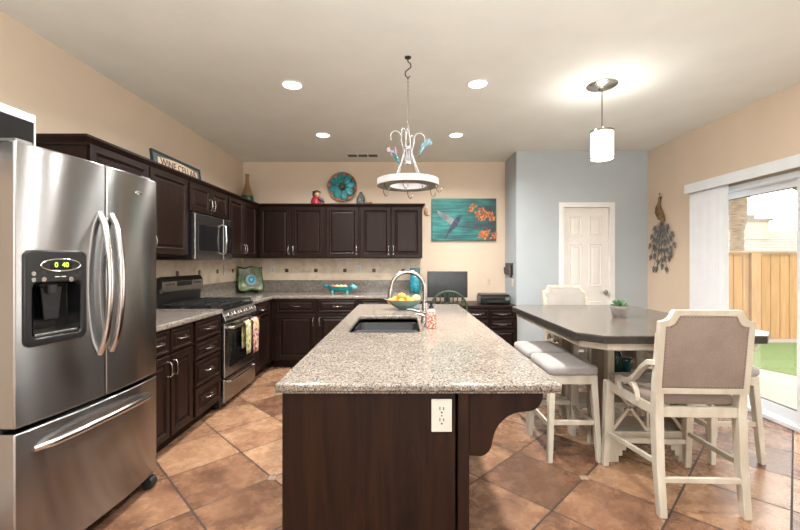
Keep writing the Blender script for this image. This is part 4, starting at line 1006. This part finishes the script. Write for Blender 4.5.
# ================================================================== CEILING
def recessed(label, x, y, pw=26):
    t = thing('recessed_light', label, 'ceiling light', (x, y, CH), 0, 'recessed ceiling lights')
    mb = MB(); mb.lathe([(.070, -.001), (.092, -.001), (.092, -.006), (.078, -.010), (.070, -.004)], seg=36); mb.loops; mb.build('trim_ring', M['white'], t, smooth=40)
    MB().lathe([(.071, -.0005), (.071, -.004), (.04, -.006)], seg=32).build('lens', M['lens'], t, smooth=40)
    d = bpy.data.lights.new('lamp', 'AREA'); d.shape = 'DISK'; d.size = .13; d.energy = pw; d.color = (1, .96, .91); d.spread = R(150)
    o = bpy.data.objects.new('lamp', d); C.objects.link(o); o.parent = t; o.location = (0, 0, -.012)
    return t
M['lens'] = pm('lit_lens', (.9, .9, .88), .5, emit=((1, .95, .87), 5))
recessed('recessed ceiling light nearest above the stove side', -.88, 3.12); recessed('recessed ceiling light nearest the pendant, right of the pot rack', .59, 3.10)
recessed('farther recessed ceiling light on the left, in front of the cabinets', -.886, 4.35); recessed('farther recessed ceiling light just right of the hanging pot rack', .587, 4.35)
# vent
vt = thing('ceiling_vent', 'white slotted air vent in the kitchen ceiling', 'vent', (-.53, 5.18, CH))
MB().box(-.21, .21, -.085, .085, -.006, 0).build('frame', M['white'], vt, .002)
for x in (-.135, 0, .135):
    p = MB().box(x - .058, x + .058, -.058, .058, -.0068, -.0055).build('grille', M['iron'], vt)
    for k in range(5): MB().box(x - .058, x + .058, -.048 + k * .023, -.043 + k * .023, -.0095, -.0068).build('slat', M['ceil'] if 0 else M['fridge_side'], p)
# pendant
pd = thing('pendant_light', 'drum pendant light with white glass shade over the dining table', 'pendant light', (1.58, 3.12, CH))
mb = MB(); mb.lathe([(.115, 0), (.115, -.008), (.10, -.018), (.03, -.035), (.02, -.05)], seg=36); mb.build('canopy', M['nickel'], pd, smooth=40)
mb = MB(); mb.cyl((0, 0, -.05), (0, 0, -.365), .006, seg=10); mb.build('rod', M['nickel'], pd, smooth=40)
mb = MB(); mb.lathe([(.006, -.36), (.03, -.365), (.087, -.366), (.087, -.382), (.083, -.382)], seg=36); mb.build('cap', M['nickel'], pd, smooth=40)
m_, nt_, b2 = new_mat('lit_glass_shade'); b2.inputs['Base Color'].default_value = (.9, .88, .84, 1); b2.inputs['Emission Color'].default_value = (1, .93, .84, 1); b2.inputs['Emission Strength'].default_value = 2.2; b2.inputs['Roughness'].default_value = .3
mb = MB(); mb.lathe([(.083, -.382), (.083, -.585), (.080, -.59), (.075, -.585), (.075, -.384)], seg=36, cap0=False, cap1=False); mb.build('shade', m_, pd, smooth=40)
mb = MB(); mb.lathe([(.0845, -.578), (.0865, -.58), (.0865, -.588), (.0845, -.59), (.082, -.589)], seg=36, cap0=False, cap1=False); mb.build('rim', M['nickel'], pd, smooth=40)
MB().lathe([(.03, -.42), (.045, -.47), (.04, -.53), (.02, -.555)]).build('bulb', M['lens'], pd, smooth=60)
d = bpy.data.lights.new('lamp', 'POINT'); d.energy = 22; d.color = (1, .94, .86); d.shadow_soft_size = .05
o = bpy.data.objects.new('lamp', d); C.objects.link(o); o.parent = pd; o.location = (0, 0, -.60)
d = bpy.data.lights.new('lamp', 'POINT'); d.energy = 9; d.color = (1, .97, .90); d.shadow_soft_size = .08
o = bpy.data.objects.new('lamp', d); C.objects.link(o); o.parent = pd; o.location = (0, 0, -.33)
# pot rack
wr = pm('white_enamel', (.45, .45, .46), .4, var=.03); wru = pm('shaded_underside', (.27, .255, .215), .7, var=.25, scale=20)  # greyer underside of the white ring: shade painted into its colour
pk = thing('pot_rack', 'round white hanging pot rack on a chain over the island', 'pot rack', (.034, 2.70, CH))
rz_ = 1.855 - CH
mb = MB(); mb.lathe([(.212, rz_), (.212, rz_ + .042), (.204, rz_ + .042), (.204, rz_ + .006), (.128, rz_ + .006), (.128, rz_ + .038), (.122, rz_ + .038), (.122, rz_)], seg=56, cap0=False, cap1=False)
ring = mb.build('ring', wr, pk, smooth=30)
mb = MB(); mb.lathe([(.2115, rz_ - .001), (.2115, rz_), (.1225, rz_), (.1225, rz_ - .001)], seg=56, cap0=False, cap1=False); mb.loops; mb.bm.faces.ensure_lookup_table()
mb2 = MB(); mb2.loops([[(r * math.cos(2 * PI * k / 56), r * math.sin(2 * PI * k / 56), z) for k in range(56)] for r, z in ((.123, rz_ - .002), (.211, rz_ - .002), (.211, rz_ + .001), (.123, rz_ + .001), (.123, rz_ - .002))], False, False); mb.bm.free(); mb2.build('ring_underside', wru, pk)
for k in range(4):
    a = R(45 + 90 * k); cx, cy = math.cos(a), math.sin(a)
    mb = MB(); mb.tube([(cx * .125, cy * .125, rz_ + .03), (cx * .075, cy * .075, rz_ + .13), (cx * .03, cy * .03, rz_ + .24), (cx * .012, cy * .012, rz_ + .36), (cx * .006, cy * .006, rz_ + .40)], .0035, 8); mb.build('hanging_rod', wr, pk, smooth=60)
    a = R(15 + 90 * k) if k % 2 == 0 else R(-20 + 90 * k); cx, cy = math.cos(a), math.sin(a)
    pts = [(.015, .16), (.028, .24), (.045, .30)] + [(.085 + .038 * math.cos(R(q)), .33 + .04 * math.sin(R(q))) for q in range(170, -40, -20)]
    mb = MB(); mb.tube([(cx * r, cy * r, rz_ + z + (.0)) for r, z in pts], .0034, 8); mb.build('scroll', wr, pk, smooth=60)
for k in range(2): mb = MB(); mb.lathe([(.018, rz_ + .15 + .1 * k), (.02, rz_ + .16 + .1 * k), (.018, rz_ + .17 + .1 * k)]); mb.build('collar', wr, pk, smooth=40)
mb = MB(); n = 26; zc0, zc1 = rz_ + .39, -.14
for k in range(n):
    z = zc0 + (zc1 - zc0) * (k + .5) / n; h = (zc1 - zc0) / n * .72; w_ = .0055
    ell = [(w_ * math.cos(2 * PI * q / 10), h * math.sin(2 * PI * q / 10)) for q in range(10)]
    mb.tube([((p[0], 0, z + p[1]) if k % 2 else (0, p[0], z + p[1])) for p in ell], .0013, 5, closed=True)
mb.build('chain', M['nickel'], pk)
mb = MB(); mb.tube([(0, 0, -.002), (0, 0, -.03), (.018, 0, -.045), (.02, 0, -.07), (0, 0, -.085), (-.018, 0, -.10), (-.018, 0, -.125), (0, 0, -.145), (.014, 0, -.13)], .004, 8); mb.lathe([(.022, 0), (.022, -.006), (.01, -.01)]); mb.build('ceiling_hook', M['iron'], pk, smooth=60)
for a in (-100, -65, -140, -20, 35, 90, 150):
    cx, cy = .2 * math.cos(R(a)), .2 * math.sin(R(a))
    mb = MB(); mb.tube([(cx, cy, rz_ + .008), (cx, cy, rz_ - .02), (cx + .008, cy, rz_ - .045), (cx + .022, cy, rz_ - .055), (cx + .034, cy, rz_ - .042), (cx + .032, cy, rz_ - .028)], .0032, 6); mb.build('hook', M['nickel'], pk, smooth=60)
# glass hummingbirds hanging from the scrolls
def gbird(label, x, y, z, cb, cw_, flip):
    t = thing('hummingbird_ornament', label, 'ornament', (x, y, z), 0, 'glass birds on the pot rack'); t.scale = (.8, .8, .8); t.rotation_euler = (0, R(28 * flip), R(20))
    mb = MB(); mb.tube([(flip * .05, 0, -.035), (flip * .025, 0, -.012), (0, 0, 0), (-flip * .03, 0, .012), (-flip * .055, 0, .018)], [.002, .009, .014, .011, .003], 10); mb.ball((flip * .035, 0, -.02), .012, 10, 8); b = mb.build('body', cb, t, smooth=60)
    mb = MB(); mb.tube([(flip * .05, 0, -.033), (flip * .085, 0, -.055)], [.0025, .0008], 6); mb.build('beak', M['iron'], b)
    for s in (-1, 1):
        mb = MB(); L = [(0, s * .008, .008), (-flip * .045, s * .04, .055), (-flip * .07, s * .065, .045), (-flip * .04, s * .05, .01)]
        mb.loops([[Vector(p) for p in L], [Vector(p) + Vector((0, 0, .003)) for p in L]]); mb.build('wing', cw_, t)
    mb = MB(); mb.prism([(-flip * .05, .018), (-flip * .10, .045), (-flip * .11, .02), (-flip * .095, .0)], 'xz', -.0015, .0015); mb.build('tail', cw_, t)
    mb = MB(); mb.cyl((0, 0, .01), (0, 0, .075), .0009, seg=6); mb.build('string', M['nickel'], t)
gb1 = pm('teal_glass', (.02, .17, .22), .15, coat=.4); gb2 = pm('lilac_glass', (.34, .26, .30), .2, coat=.3); gb3 = pm('sky_glass', (.16, .30, .36), .15, coat=.4)
gbird('lilac and teal glass hummingbird hanging at the left of the pot rack', -.045, 2.68, 2.045, gb1, gb2, 1)
gbird('pale blue glass hummingbird hanging at the right of the pot rack', .135, 2.68, 2.105, gb3, gb3, -1)
# ================================================================== DINING TABLE
TX0, TX1, TY0, TY1 = 1.03, 2.19, 2.23, 3.84
tcx, tcy = (TX0 + TX1) / 2, 3.035
tb = thing('dining_table', 'counter height dining table with dark grey top and cream storage base', 'table', (tcx, tcy, 0))
def clip(x0, x1, y0, y1, c): return [(x0 + c, y0), (x1 - c, y0), (x1, y0 + c), (x1, y1 - c), (x0 + c * 0, y1 - c), (x0 + c, y1)][:4] + [(x1 - c, y1), (x0 + c, y1), (x0, y1 - c), (x0, y0 + c)]
hx, hy = (TX1 - TX0) / 2, (TY1 - TY0) / 2
top = MB().prism(clip(-hx, hx, -hy, hy, .12), 'xy', .907, .914).build('tabletop', [M['tabletop']], tb, .002)
MB().prism(clip(-hx, hx, -hy, hy, .12), 'xy', .868, .907).build('top_edge', M['tableedge'], tb, .004)
MB().prism(clip(-hx + .035, hx - .035, -hy + .035, hy - .035, .115), 'xy', .822, .870).build('apron', M['cream'], tb, .004)
bx = .275; shade = pm('shaded_brown_panel', (.36, .31, .25), .6, var=.15, scale=6, stretch=(2, 2, .4))  # brown side panels, with the shadow under the table put into their tone
ph = .03
for sgn in (-1, 1):
    # a storage pedestal at each end
    def Y(a, b): return (a, b) if sgn < 0 else (-b, -a)
    y0, y1 = Y(-.415, -.115)
    fy0, fy1 = Y(-.415, -.365)
    for xa, xb in ((-bx + ph, -bx + .045 + ph), (bx - .045 + ph, bx + ph)):
        for ya, yb in ((fy0, fy1), Y(-.16, -.115)):
            MB().box(xa, xb, ya, yb, .0, .822).build('post', M['cream'], tb, .003)
    for xa, xb in ((-bx + .012 + ph, -bx + .03 + ph), (bx - .03 + ph, bx - .012 + ph)):
        a, b = Y(-.365, -.16); MB().box(xa, xb, a, b, .10, .822).build('side_panel', shade, tb)
    a, b = Y(-.41, -.135)
    MB().box(-bx + .03 + ph, bx - .03 + ph, a, b, .155, .20).build('lower_rail', M['cream'], tb, .004)
    MB().box(-bx + .03 + ph, bx - .03 + ph, a, b, .515, .545).build('shelf', M['cream'], tb, .003)
    MB().box(-bx + .045 + ph, bx - .045 + ph, *Y(-.41, -.385), .77, .822).build('upper_rail', M['cream'], tb, .003)
    a, b = Y(-.405, -.385)
    for cx in (-.12 + ph, .12 + ph):
        mb = MB(); ym = (a + b) / 2
        for d in (-1, 1): mb.beam((cx - .115, ym, .36 - d * .155), (cx + .115, ym, .36 + d * .155), .02, .018, (0, 1, 0))
        mb.build('wine_lattice', M['cream'], tb, .002)
    MB().box(-.008 + ph, .008 + ph, a, b, .20, .515).build('stile', M['cream'], tb, .002)
    mb = MB()
    for x in (-.15, -.05, .05, .15, .23):
        mb.box(x - .022, x - .014, *Y(-.38, -.16), .795, .80); mb.box(x + .014, x + .022, *Y(-.38, -.16), .795, .80)
        mb.box(x - .016, x - .014, *Y(-.38, -.16), .80, .822); mb.box(x + .014, x + .016, *Y(-.38, -.16), .80, .822)
    mb.build('glass_rack', M['iron'], tb)
    # stepped feet
    for sx_ in (-1, 1):
        st = [(0, .155), (0, 0), (.03, 0), (.03, .04), (.055, .04), (.055, .075), (.08, .075), (.08, .11), (.11, .11), (.11, .155)]
        a, b = Y(-.412, -.37)
        MB().prism([(ph + sx_ * (bx - .045 - p[0]), p[1]) for p in st], 'xz', a, b).build('foot', M['cream'], tb, .002)
MB().box(-.02, .08, -.135, .135, .12, .18).build('stretcher', M['cream'], tb, .004)
# stemware hanging in the near rack, and a bottle on the shelf
def wineglass(label, x, y):
    t = thing('wine_glass', label, 'wine glass', (tcx + x, tcy + y, .625), 0, 'wine glasses hanging under the table')
    mb = MB(); mb.lathe([(.030, 0), (.036, .03), (.036, .055), (.024, .085), (.006, .095), (.0035, .105), (.0035, .160)], seg=20, cap0=False); mb.build('bowl', M['wineglass'], t, smooth=60)
    MB().lathe([(.0036, .158), (.012, .172), (.031, .1755), (.031, .1775), (.004, .1785)], seg=20).build('foot', M['wineglass'], t, smooth=40)
for x, l in ((-.15, 'leftmost of the three'), (-.05, 'middle one of the three'), (.05, 'rightmost of the three')):
    wineglass('upside down clear wine glass hanging under the table, ' + l, x, -.30)
gl = pm('green_bottle_glass', (.015, .09, .065), .1, coat=.5)
wbt = thing('wine_bottle', 'green wine bottle with gold neck on the table base shelf', 'bottle', (tcx - .085, tcy - .235, .545))
MB().lathe([(.034, 0), (.037, .006), (.037, .11), (.030, .135), (.016, .155)]).build('body', gl, wbt, smooth=50)
MB().lathe([(.015, .155), (.013, .20), (.015, .202), (.015, .215), (.013, .216)]).build('neck', M['gold'], wbt, smooth=40)
t2 = thing('teal_tumbler', 'small teal glass tumbler beside the green bottle under the table', 'glass', (tcx - .01, tcy - .215, .545))
MB().lathe([(.030, 0), (.036, .09), (.034, .09), (.028, .008)]).build('body', gb1, t2, smooth=50); MB().lathe([(.0365, .088), (.038, .0905), (.0365, .093), (.0345, .0905)], cap0=False, cap1=False).build('rim', gb3, t2, smooth=50)
# succulent
pt_ = thing('potted_succulent', 'small green succulent in a grey clay pot on the dining table', 'plant', (1.64, 2.98, .914))
MB().lathe([(.042, 0), (.046, .004), (.060, .066), (.066, .067), (.067, .088), (.060, .088), (.056, .07), (.02, .068)], seg=28).build('pot', pm('grey_clay', (.30, .27, .25), .8, var=.15, scale=20, bump=.2), pt_, smooth=35)
MB().lathe([(.057, .066), (.05, .078), (.02, .082)], seg=20).build('soil', pm('soil', (.05, .035, .025), .9, var=.4, scale=80), pt_)
lf = pm('succulent_green', (.11, .20, .095), .5, col2=(.06, .13, .055), scale=30)
rnd = random.Random(9); kk = 0
for ring_, (n, el, ln) in enumerate(((8, 18, .062), (8, 42, .064), (6, 62, .062), (4, 80, .058))):
    for k in range(n):
        a = 2 * PI * (k + .5 * (ring_ % 2)) / n + rnd.random() * .2; e = R(el + rnd.uniform(-6, 6)); ct_, st_ = math.cos(e), math.sin(e)
        mb = MB(); mb.tube([(0.008 * math.cos(a), .008 * math.sin(a), .078)] + [(math.cos(a) * (ln * s * ct_ + .006), math.sin(a) * (ln * s * ct_ + .006), .08 + ln * s * st_) for s in (.35, .7, 1)], [.005, .0085, .007, .001], 7); mb.build('leaf', lf, pt_, smooth=60)

# ================================================================== CHAIRS AND STOOLS
def back_outline(w, z0, z1, c, inset=0):
    """upright panel outline whose top corners are scooped in"""
    x = w / 2 - inset; zt_ = z1 - inset; pts = [(-x, z0 + inset)]
    pts.append((-x, zt_ - c)); 
    for k in range(1, 6):
        t = k / 6 * PI / 2; pts.append((-x + c * .14 + c * .9 * math.sin(t), zt_ - c * .98 * math.cos(t)))
    pts.append((-x + c * 1.15, zt_))
    return pts + [(-p[0], p[1]) for p in pts[::-1]]
def make_chair(label):
    t = thing('dining_chair', label, 'chair', (0, 0, 0), 0, 'upholstered dining chairs')
    for s in (-1, 1):
        mb = MB()   # rear leg runs up into the back post
        sec = [((s * .214, -.255, 0), .038, .040), ((s * .214, -.225, .25), .042, .050), ((s * .214, -.212, .52), .044, .056), ((s * .215, -.220, .72), .040, .044), ((s * .217, -.246, .96), .036, .034)]
        mb.loops([[(p[0] + i * a / 2, p[1] + j * b / 2, p[2]) for i, j in ((-1, -1), (1, -1), (1, 1), (-1, 1))] for p, a, b in sec]); mb.build('rear_leg', M['cream'], t, .004)
        mb = MB(); mb.bar((s * .262, .265, 0), (s * .252, .232, .565), .036, .036, .052, .054); mb.build('front_leg', M['cream'], t, .004)
        mb = MB(); mb.beam((s * .213, -.228, .265), (s * .256, .25, .225), .02, .028); mb.build('stretcher', M['cream'], t, .003)
        mb = MB(); mb.beam((s * .214, -.21, .535), (s * .25, .22, .535), .024, .056); mb.build('seat_rail', M['cream'], t, .004)
        # low scrolled arm
        path = [(-.235, .80), (-.18, .79), (-.12, .745), (-.06, .68), (0, .638), (.06, .624), (.125, .62)]
        mb = MB(); mb.loops([[(s * (.232 + .055 * (y + .235)) + i * .017, y, z + j * .015) for i, j in ((-1, -1), (1, -1), (1, 1), (-1, 1))] for y, z in path]); ar = mb.build('arm', M['cream'], t, .004)
        mb = MB(); mb.bar((s * .250, .105, .555), (s * .251, .115, .607), .03, .03, .034, .038); mb.build('arm_support', M['cream'], ar, .003)
        sc = [(.05, .612), (.0, .632), (-.045, .622), (-.075, .59), (-.085, .555)]
        mb = MB(); mb.loops([[(s * .242 + i * .014, y, z + j * .013) for i, j in ((-1, -1), (1, -1), (1, 1), (-1, 1))] for y, z in sc]); mb.build('arm_scroll', M['cream'], ar, .003)
    MB().beam((-.20, -.238, .185), (.20, -.238, .185), .02, .028).build('stretcher', M['cream'], t, .003)
    MB().beam((-.245, .252, .17), (.245, .252, .17), .02, .030).build('stretcher', M['cream'], t, .003)
    MB().box(-.198, .198, -.226, -.200, .508, .563).build('seat_rail', M['cream'], t, .004)
    MB().box(-.228, .228, .215, .241, .508, .563).build('seat_rail', M['cream'], t, .004)
    mb = MB(); o_ = rrect(-.235, .235, -.185, .262, .04, 5)
    mb.loops([[(p[0] * f * (1 + .28 * p[1]), (p[1] - .03) * f + .03, z) for p in o_] for f, z in ((.97, .5635), (1.0, .578), (1.0, .598), (.975, .612), (.86, .622), (.4, .628))]); mb.build('seat_cushion', M['fabric'], t, smooth=60)
    # back: leaning frame with scooped corners around an upholstered panel
    lean = lambda p, y: (p[0], y - .212 - max(0, p[1] - .60) * .11 - .010, p[1])
    out = back_outline(.478, .640, 1.085, .06); inn = back_outline(.478, .640, 1.085, .058, .030)
    mb = MB(); 
    for yA, flip in ((-.018, 0), (.018, 1)): pass
    A = [lean(p, -.018) for p in out]; B = [lean(p, .018) for p in out]; Cc = [lean(p, -.018) for p in inn]; D = [lean(p, .018) for p in inn]
    mb.loops([A, Cc, D, B, A], False, False); mb.build('back_frame', M['cream'], t, .004)
    mid = back_outline(.478, .640, 1.085, .055, .08)
    mb = MB(); mb.loops([[lean(p, -.022) for p in mid], [lean(p, -.016) for p in inn], [lean(p, .0) for p in inn]]); mb.build('rear_upholstery', M['fabric'], t, smooth=60)
    mb = MB(); mb.loops([[lean(p, .0005) for p in inn], [lean(p, .012) for p in inn], [lean(p, .026) for p in mid]]); mb.build('back_cushion', M['fabric_light'], t, smooth=60)
    mb = MB()
    ins = back_outline(.478, .640, 1.085, .056, .036)
    per = []
    for a, b in zip(ins, ins[1:] + ins[:1]):
        L_ = math.dist(a, b); n = max(1, round(L_ / .018))
        per += [(a[0] + (b[0] - a[0]) * k / n, a[1] + (b[1] - a[1]) * k / n) for k in range(n)]
    for p in per: mb.ball(lean(p, -.0165), 0.0032, 6, 4)
    mb.build('nailhead_trim', pm('bronze_nailhead', (.16, .11, .07), .4, .5), t, smooth=180)
    return t
c1 = make_chair('cream framed chair with taupe back turned to the viewer, nearest the camera'); c1.location = (1.578, 2.305, 0); c1.rotation_euler.z = R(-2)
c2 = copy_tree(c1); c2['label'] = 'cream framed chair facing the viewer at the far end of the table'; c2.location = (1.725, 3.93, 0); c2.rotation_euler.z = R(180)
def make_stool(label):
    t = thing('counter_stool', label, 'stool', (0, 0, 0), 0, 'backless stools along the table')
    for sx_ in (-1, 1):
        for sy_ in (-1, 1):
            mb = MB(); mb.bar((sx_ * .165, sy_ * .20, 0), (sx_ * .138, sy_ * .165, .56), .032, .034, .044, .048); mb.build('leg', M['cream'], t, .004)
    for sx_ in (-1, 1): MB().beam((sx_ * .155, -.188, .235), (sx_ * .155, .188, .235), .02, .032).build('stretcher', M['cream'], t, .003)
    for sy_ in (-1, 1): MB().beam((-.15, sy_ * .185, .26), (.15, sy_ * .185, .26), .02, .032).build('stretcher', M['cream'], t, .003)
    mb = MB(); mb.box(-.16, .16, -.192, -.170, .515, .575); mb.box(-.16, .16, .170, .192, .515, .575); mb.box(-.16, -.138, -.17, .17, .515, .575); mb.box(.138, .16, -.17, .17, .515, .575); mb.build('seat_frame', M['cream'], t, .003)
    o_ = rrect(-.168, .168, -.204, .204, .035, 5)
    mb = MB(); mb.loops([[(p[0] * f, p[1] * f, z) for p in o_] for f, z in ((.95, .5755), (1.0, .59), (1.0, .618), (.975, .632), (.86, .642), (.4, .648))]); mb.build('seat_cushion', M['fabric_grey'], t, smooth=60)
    return t
s1 = make_stool('grey cushioned stool between table and island, nearer of the two'); s1.location = (1.14, 2.815, 0)
s2 = copy_tree(s1); s2['label'] = 'grey cushioned stool between table and island, farther of the two'; s2.location = (1.14, 3.26, 0)
s3 = copy_tree(s1); s3['label'] = 'grey cushioned stool on the sliding door side of the table, nearer of the two'; s3.location = (2.20, 2.79, 0)
s4 = copy_tree(s1); s4['label'] = 'grey cushioned stool on the sliding door side of the table, farther of the two'; s4.location = (2.20, 3.235, 0)

# ================================================================== PEACOCK WALL ART
pc = thing('peacock_wall_art', 'metal peacock with long leaf tail on the wall left of the blind', 'wall art', (RX, 4.67, 1.80), R(-90))
bz = pm('bronze_patina', (.24, .155, .08), .45, .5, var=.3, scale=25); gm2 = pm('gunmetal_leaf', (.24, .23, .22), .4, .4, var=.3, scale=30)
# local: x towards the room's near end (photo right), -y out of the wall
mb = MB(); mb.tube([(-.05, -.02, .30), (-.045, -.022, .27), (-.055, -.024, .235), (-.06, -.028, .19), (-.04, -.032, .13), (.0, -.032, .06), (.035, -.025, .015)], [.014, .016, .017, .030, .046, .04, .012], 12); mb.ball((-.045, -.02, .305), (.022, .014, .020), 12, 8); bdy = mb.build('body', bz, pc, smooth=60)
mb = MB(); mb.tube([(-.03, -.02, .305), (.0, -.02, .298)], [.007, .001], 8); mb.build('beak', bz, bdy)
mb = MB()
for a in (-20, 0, 20): mb.cyl((-.05, -.02, .32), (-.05 + .03 * math.sin(R(a)), -.02, .352), .0018, seg=6); mb.ball((-.05 + .03 * math.sin(R(a)), -.02, .354), .005, 8, 6)
mb.build('crest', gm2, bdy)
rnd = random.Random(3); feathers = []
for row, (n, ln, a0, a1) in enumerate(((8, .15, -62, 62), (9, .25, -52, 54), (9, .35, -42, 40), (7, .45, -32, 26), (4, .55, -20, 10))):
    for k in range(n):
        a = R(a0 + (a1 - a0) * k / max(1, n - 1) + rnd.uniform(-3, 3)); l = ln * rnd.uniform(.92, 1.06)
        x0, z0 = -.005 - .02 * math.sin(a), .03; e = (x0 + l * math.sin(a) * .9, z0 - l * math.cos(a))
        mb = MB(); yy_ = -.012 - .003 * (5 - row)
        mb.tube([(x0, yy_, z0), ((x0 + e[0]) / 2 + .01 * math.sin(a), yy_ - .006, (z0 + e[1]) / 2), (e[0], yy_, e[1])], .0022, 6)
        d = Vector((math.sin(a) * .6, 0, -math.cos(a) * 1.0)).normalized(); sd_ = Vector((-d.z, 0, d.x))
        c = Vector((e[0], yy_, e[1])); Lf = [c - d * .01, c + d * .014 + sd_ * .027, c + d * .040 + sd_ * .017, c + d * .075, c + d * .040 - sd_ * .017, c + d * .014 - sd_ * .027]
        mb.loops([Lf, [p + Vector((0, -.006, 0)) for p in Lf]]); mb.build('tail_feather', gm2, pc)
MB().cyl((.0, 0, .08), (0, -.03, .08), .008, seg=10).build('mount', M['iron'], pc)
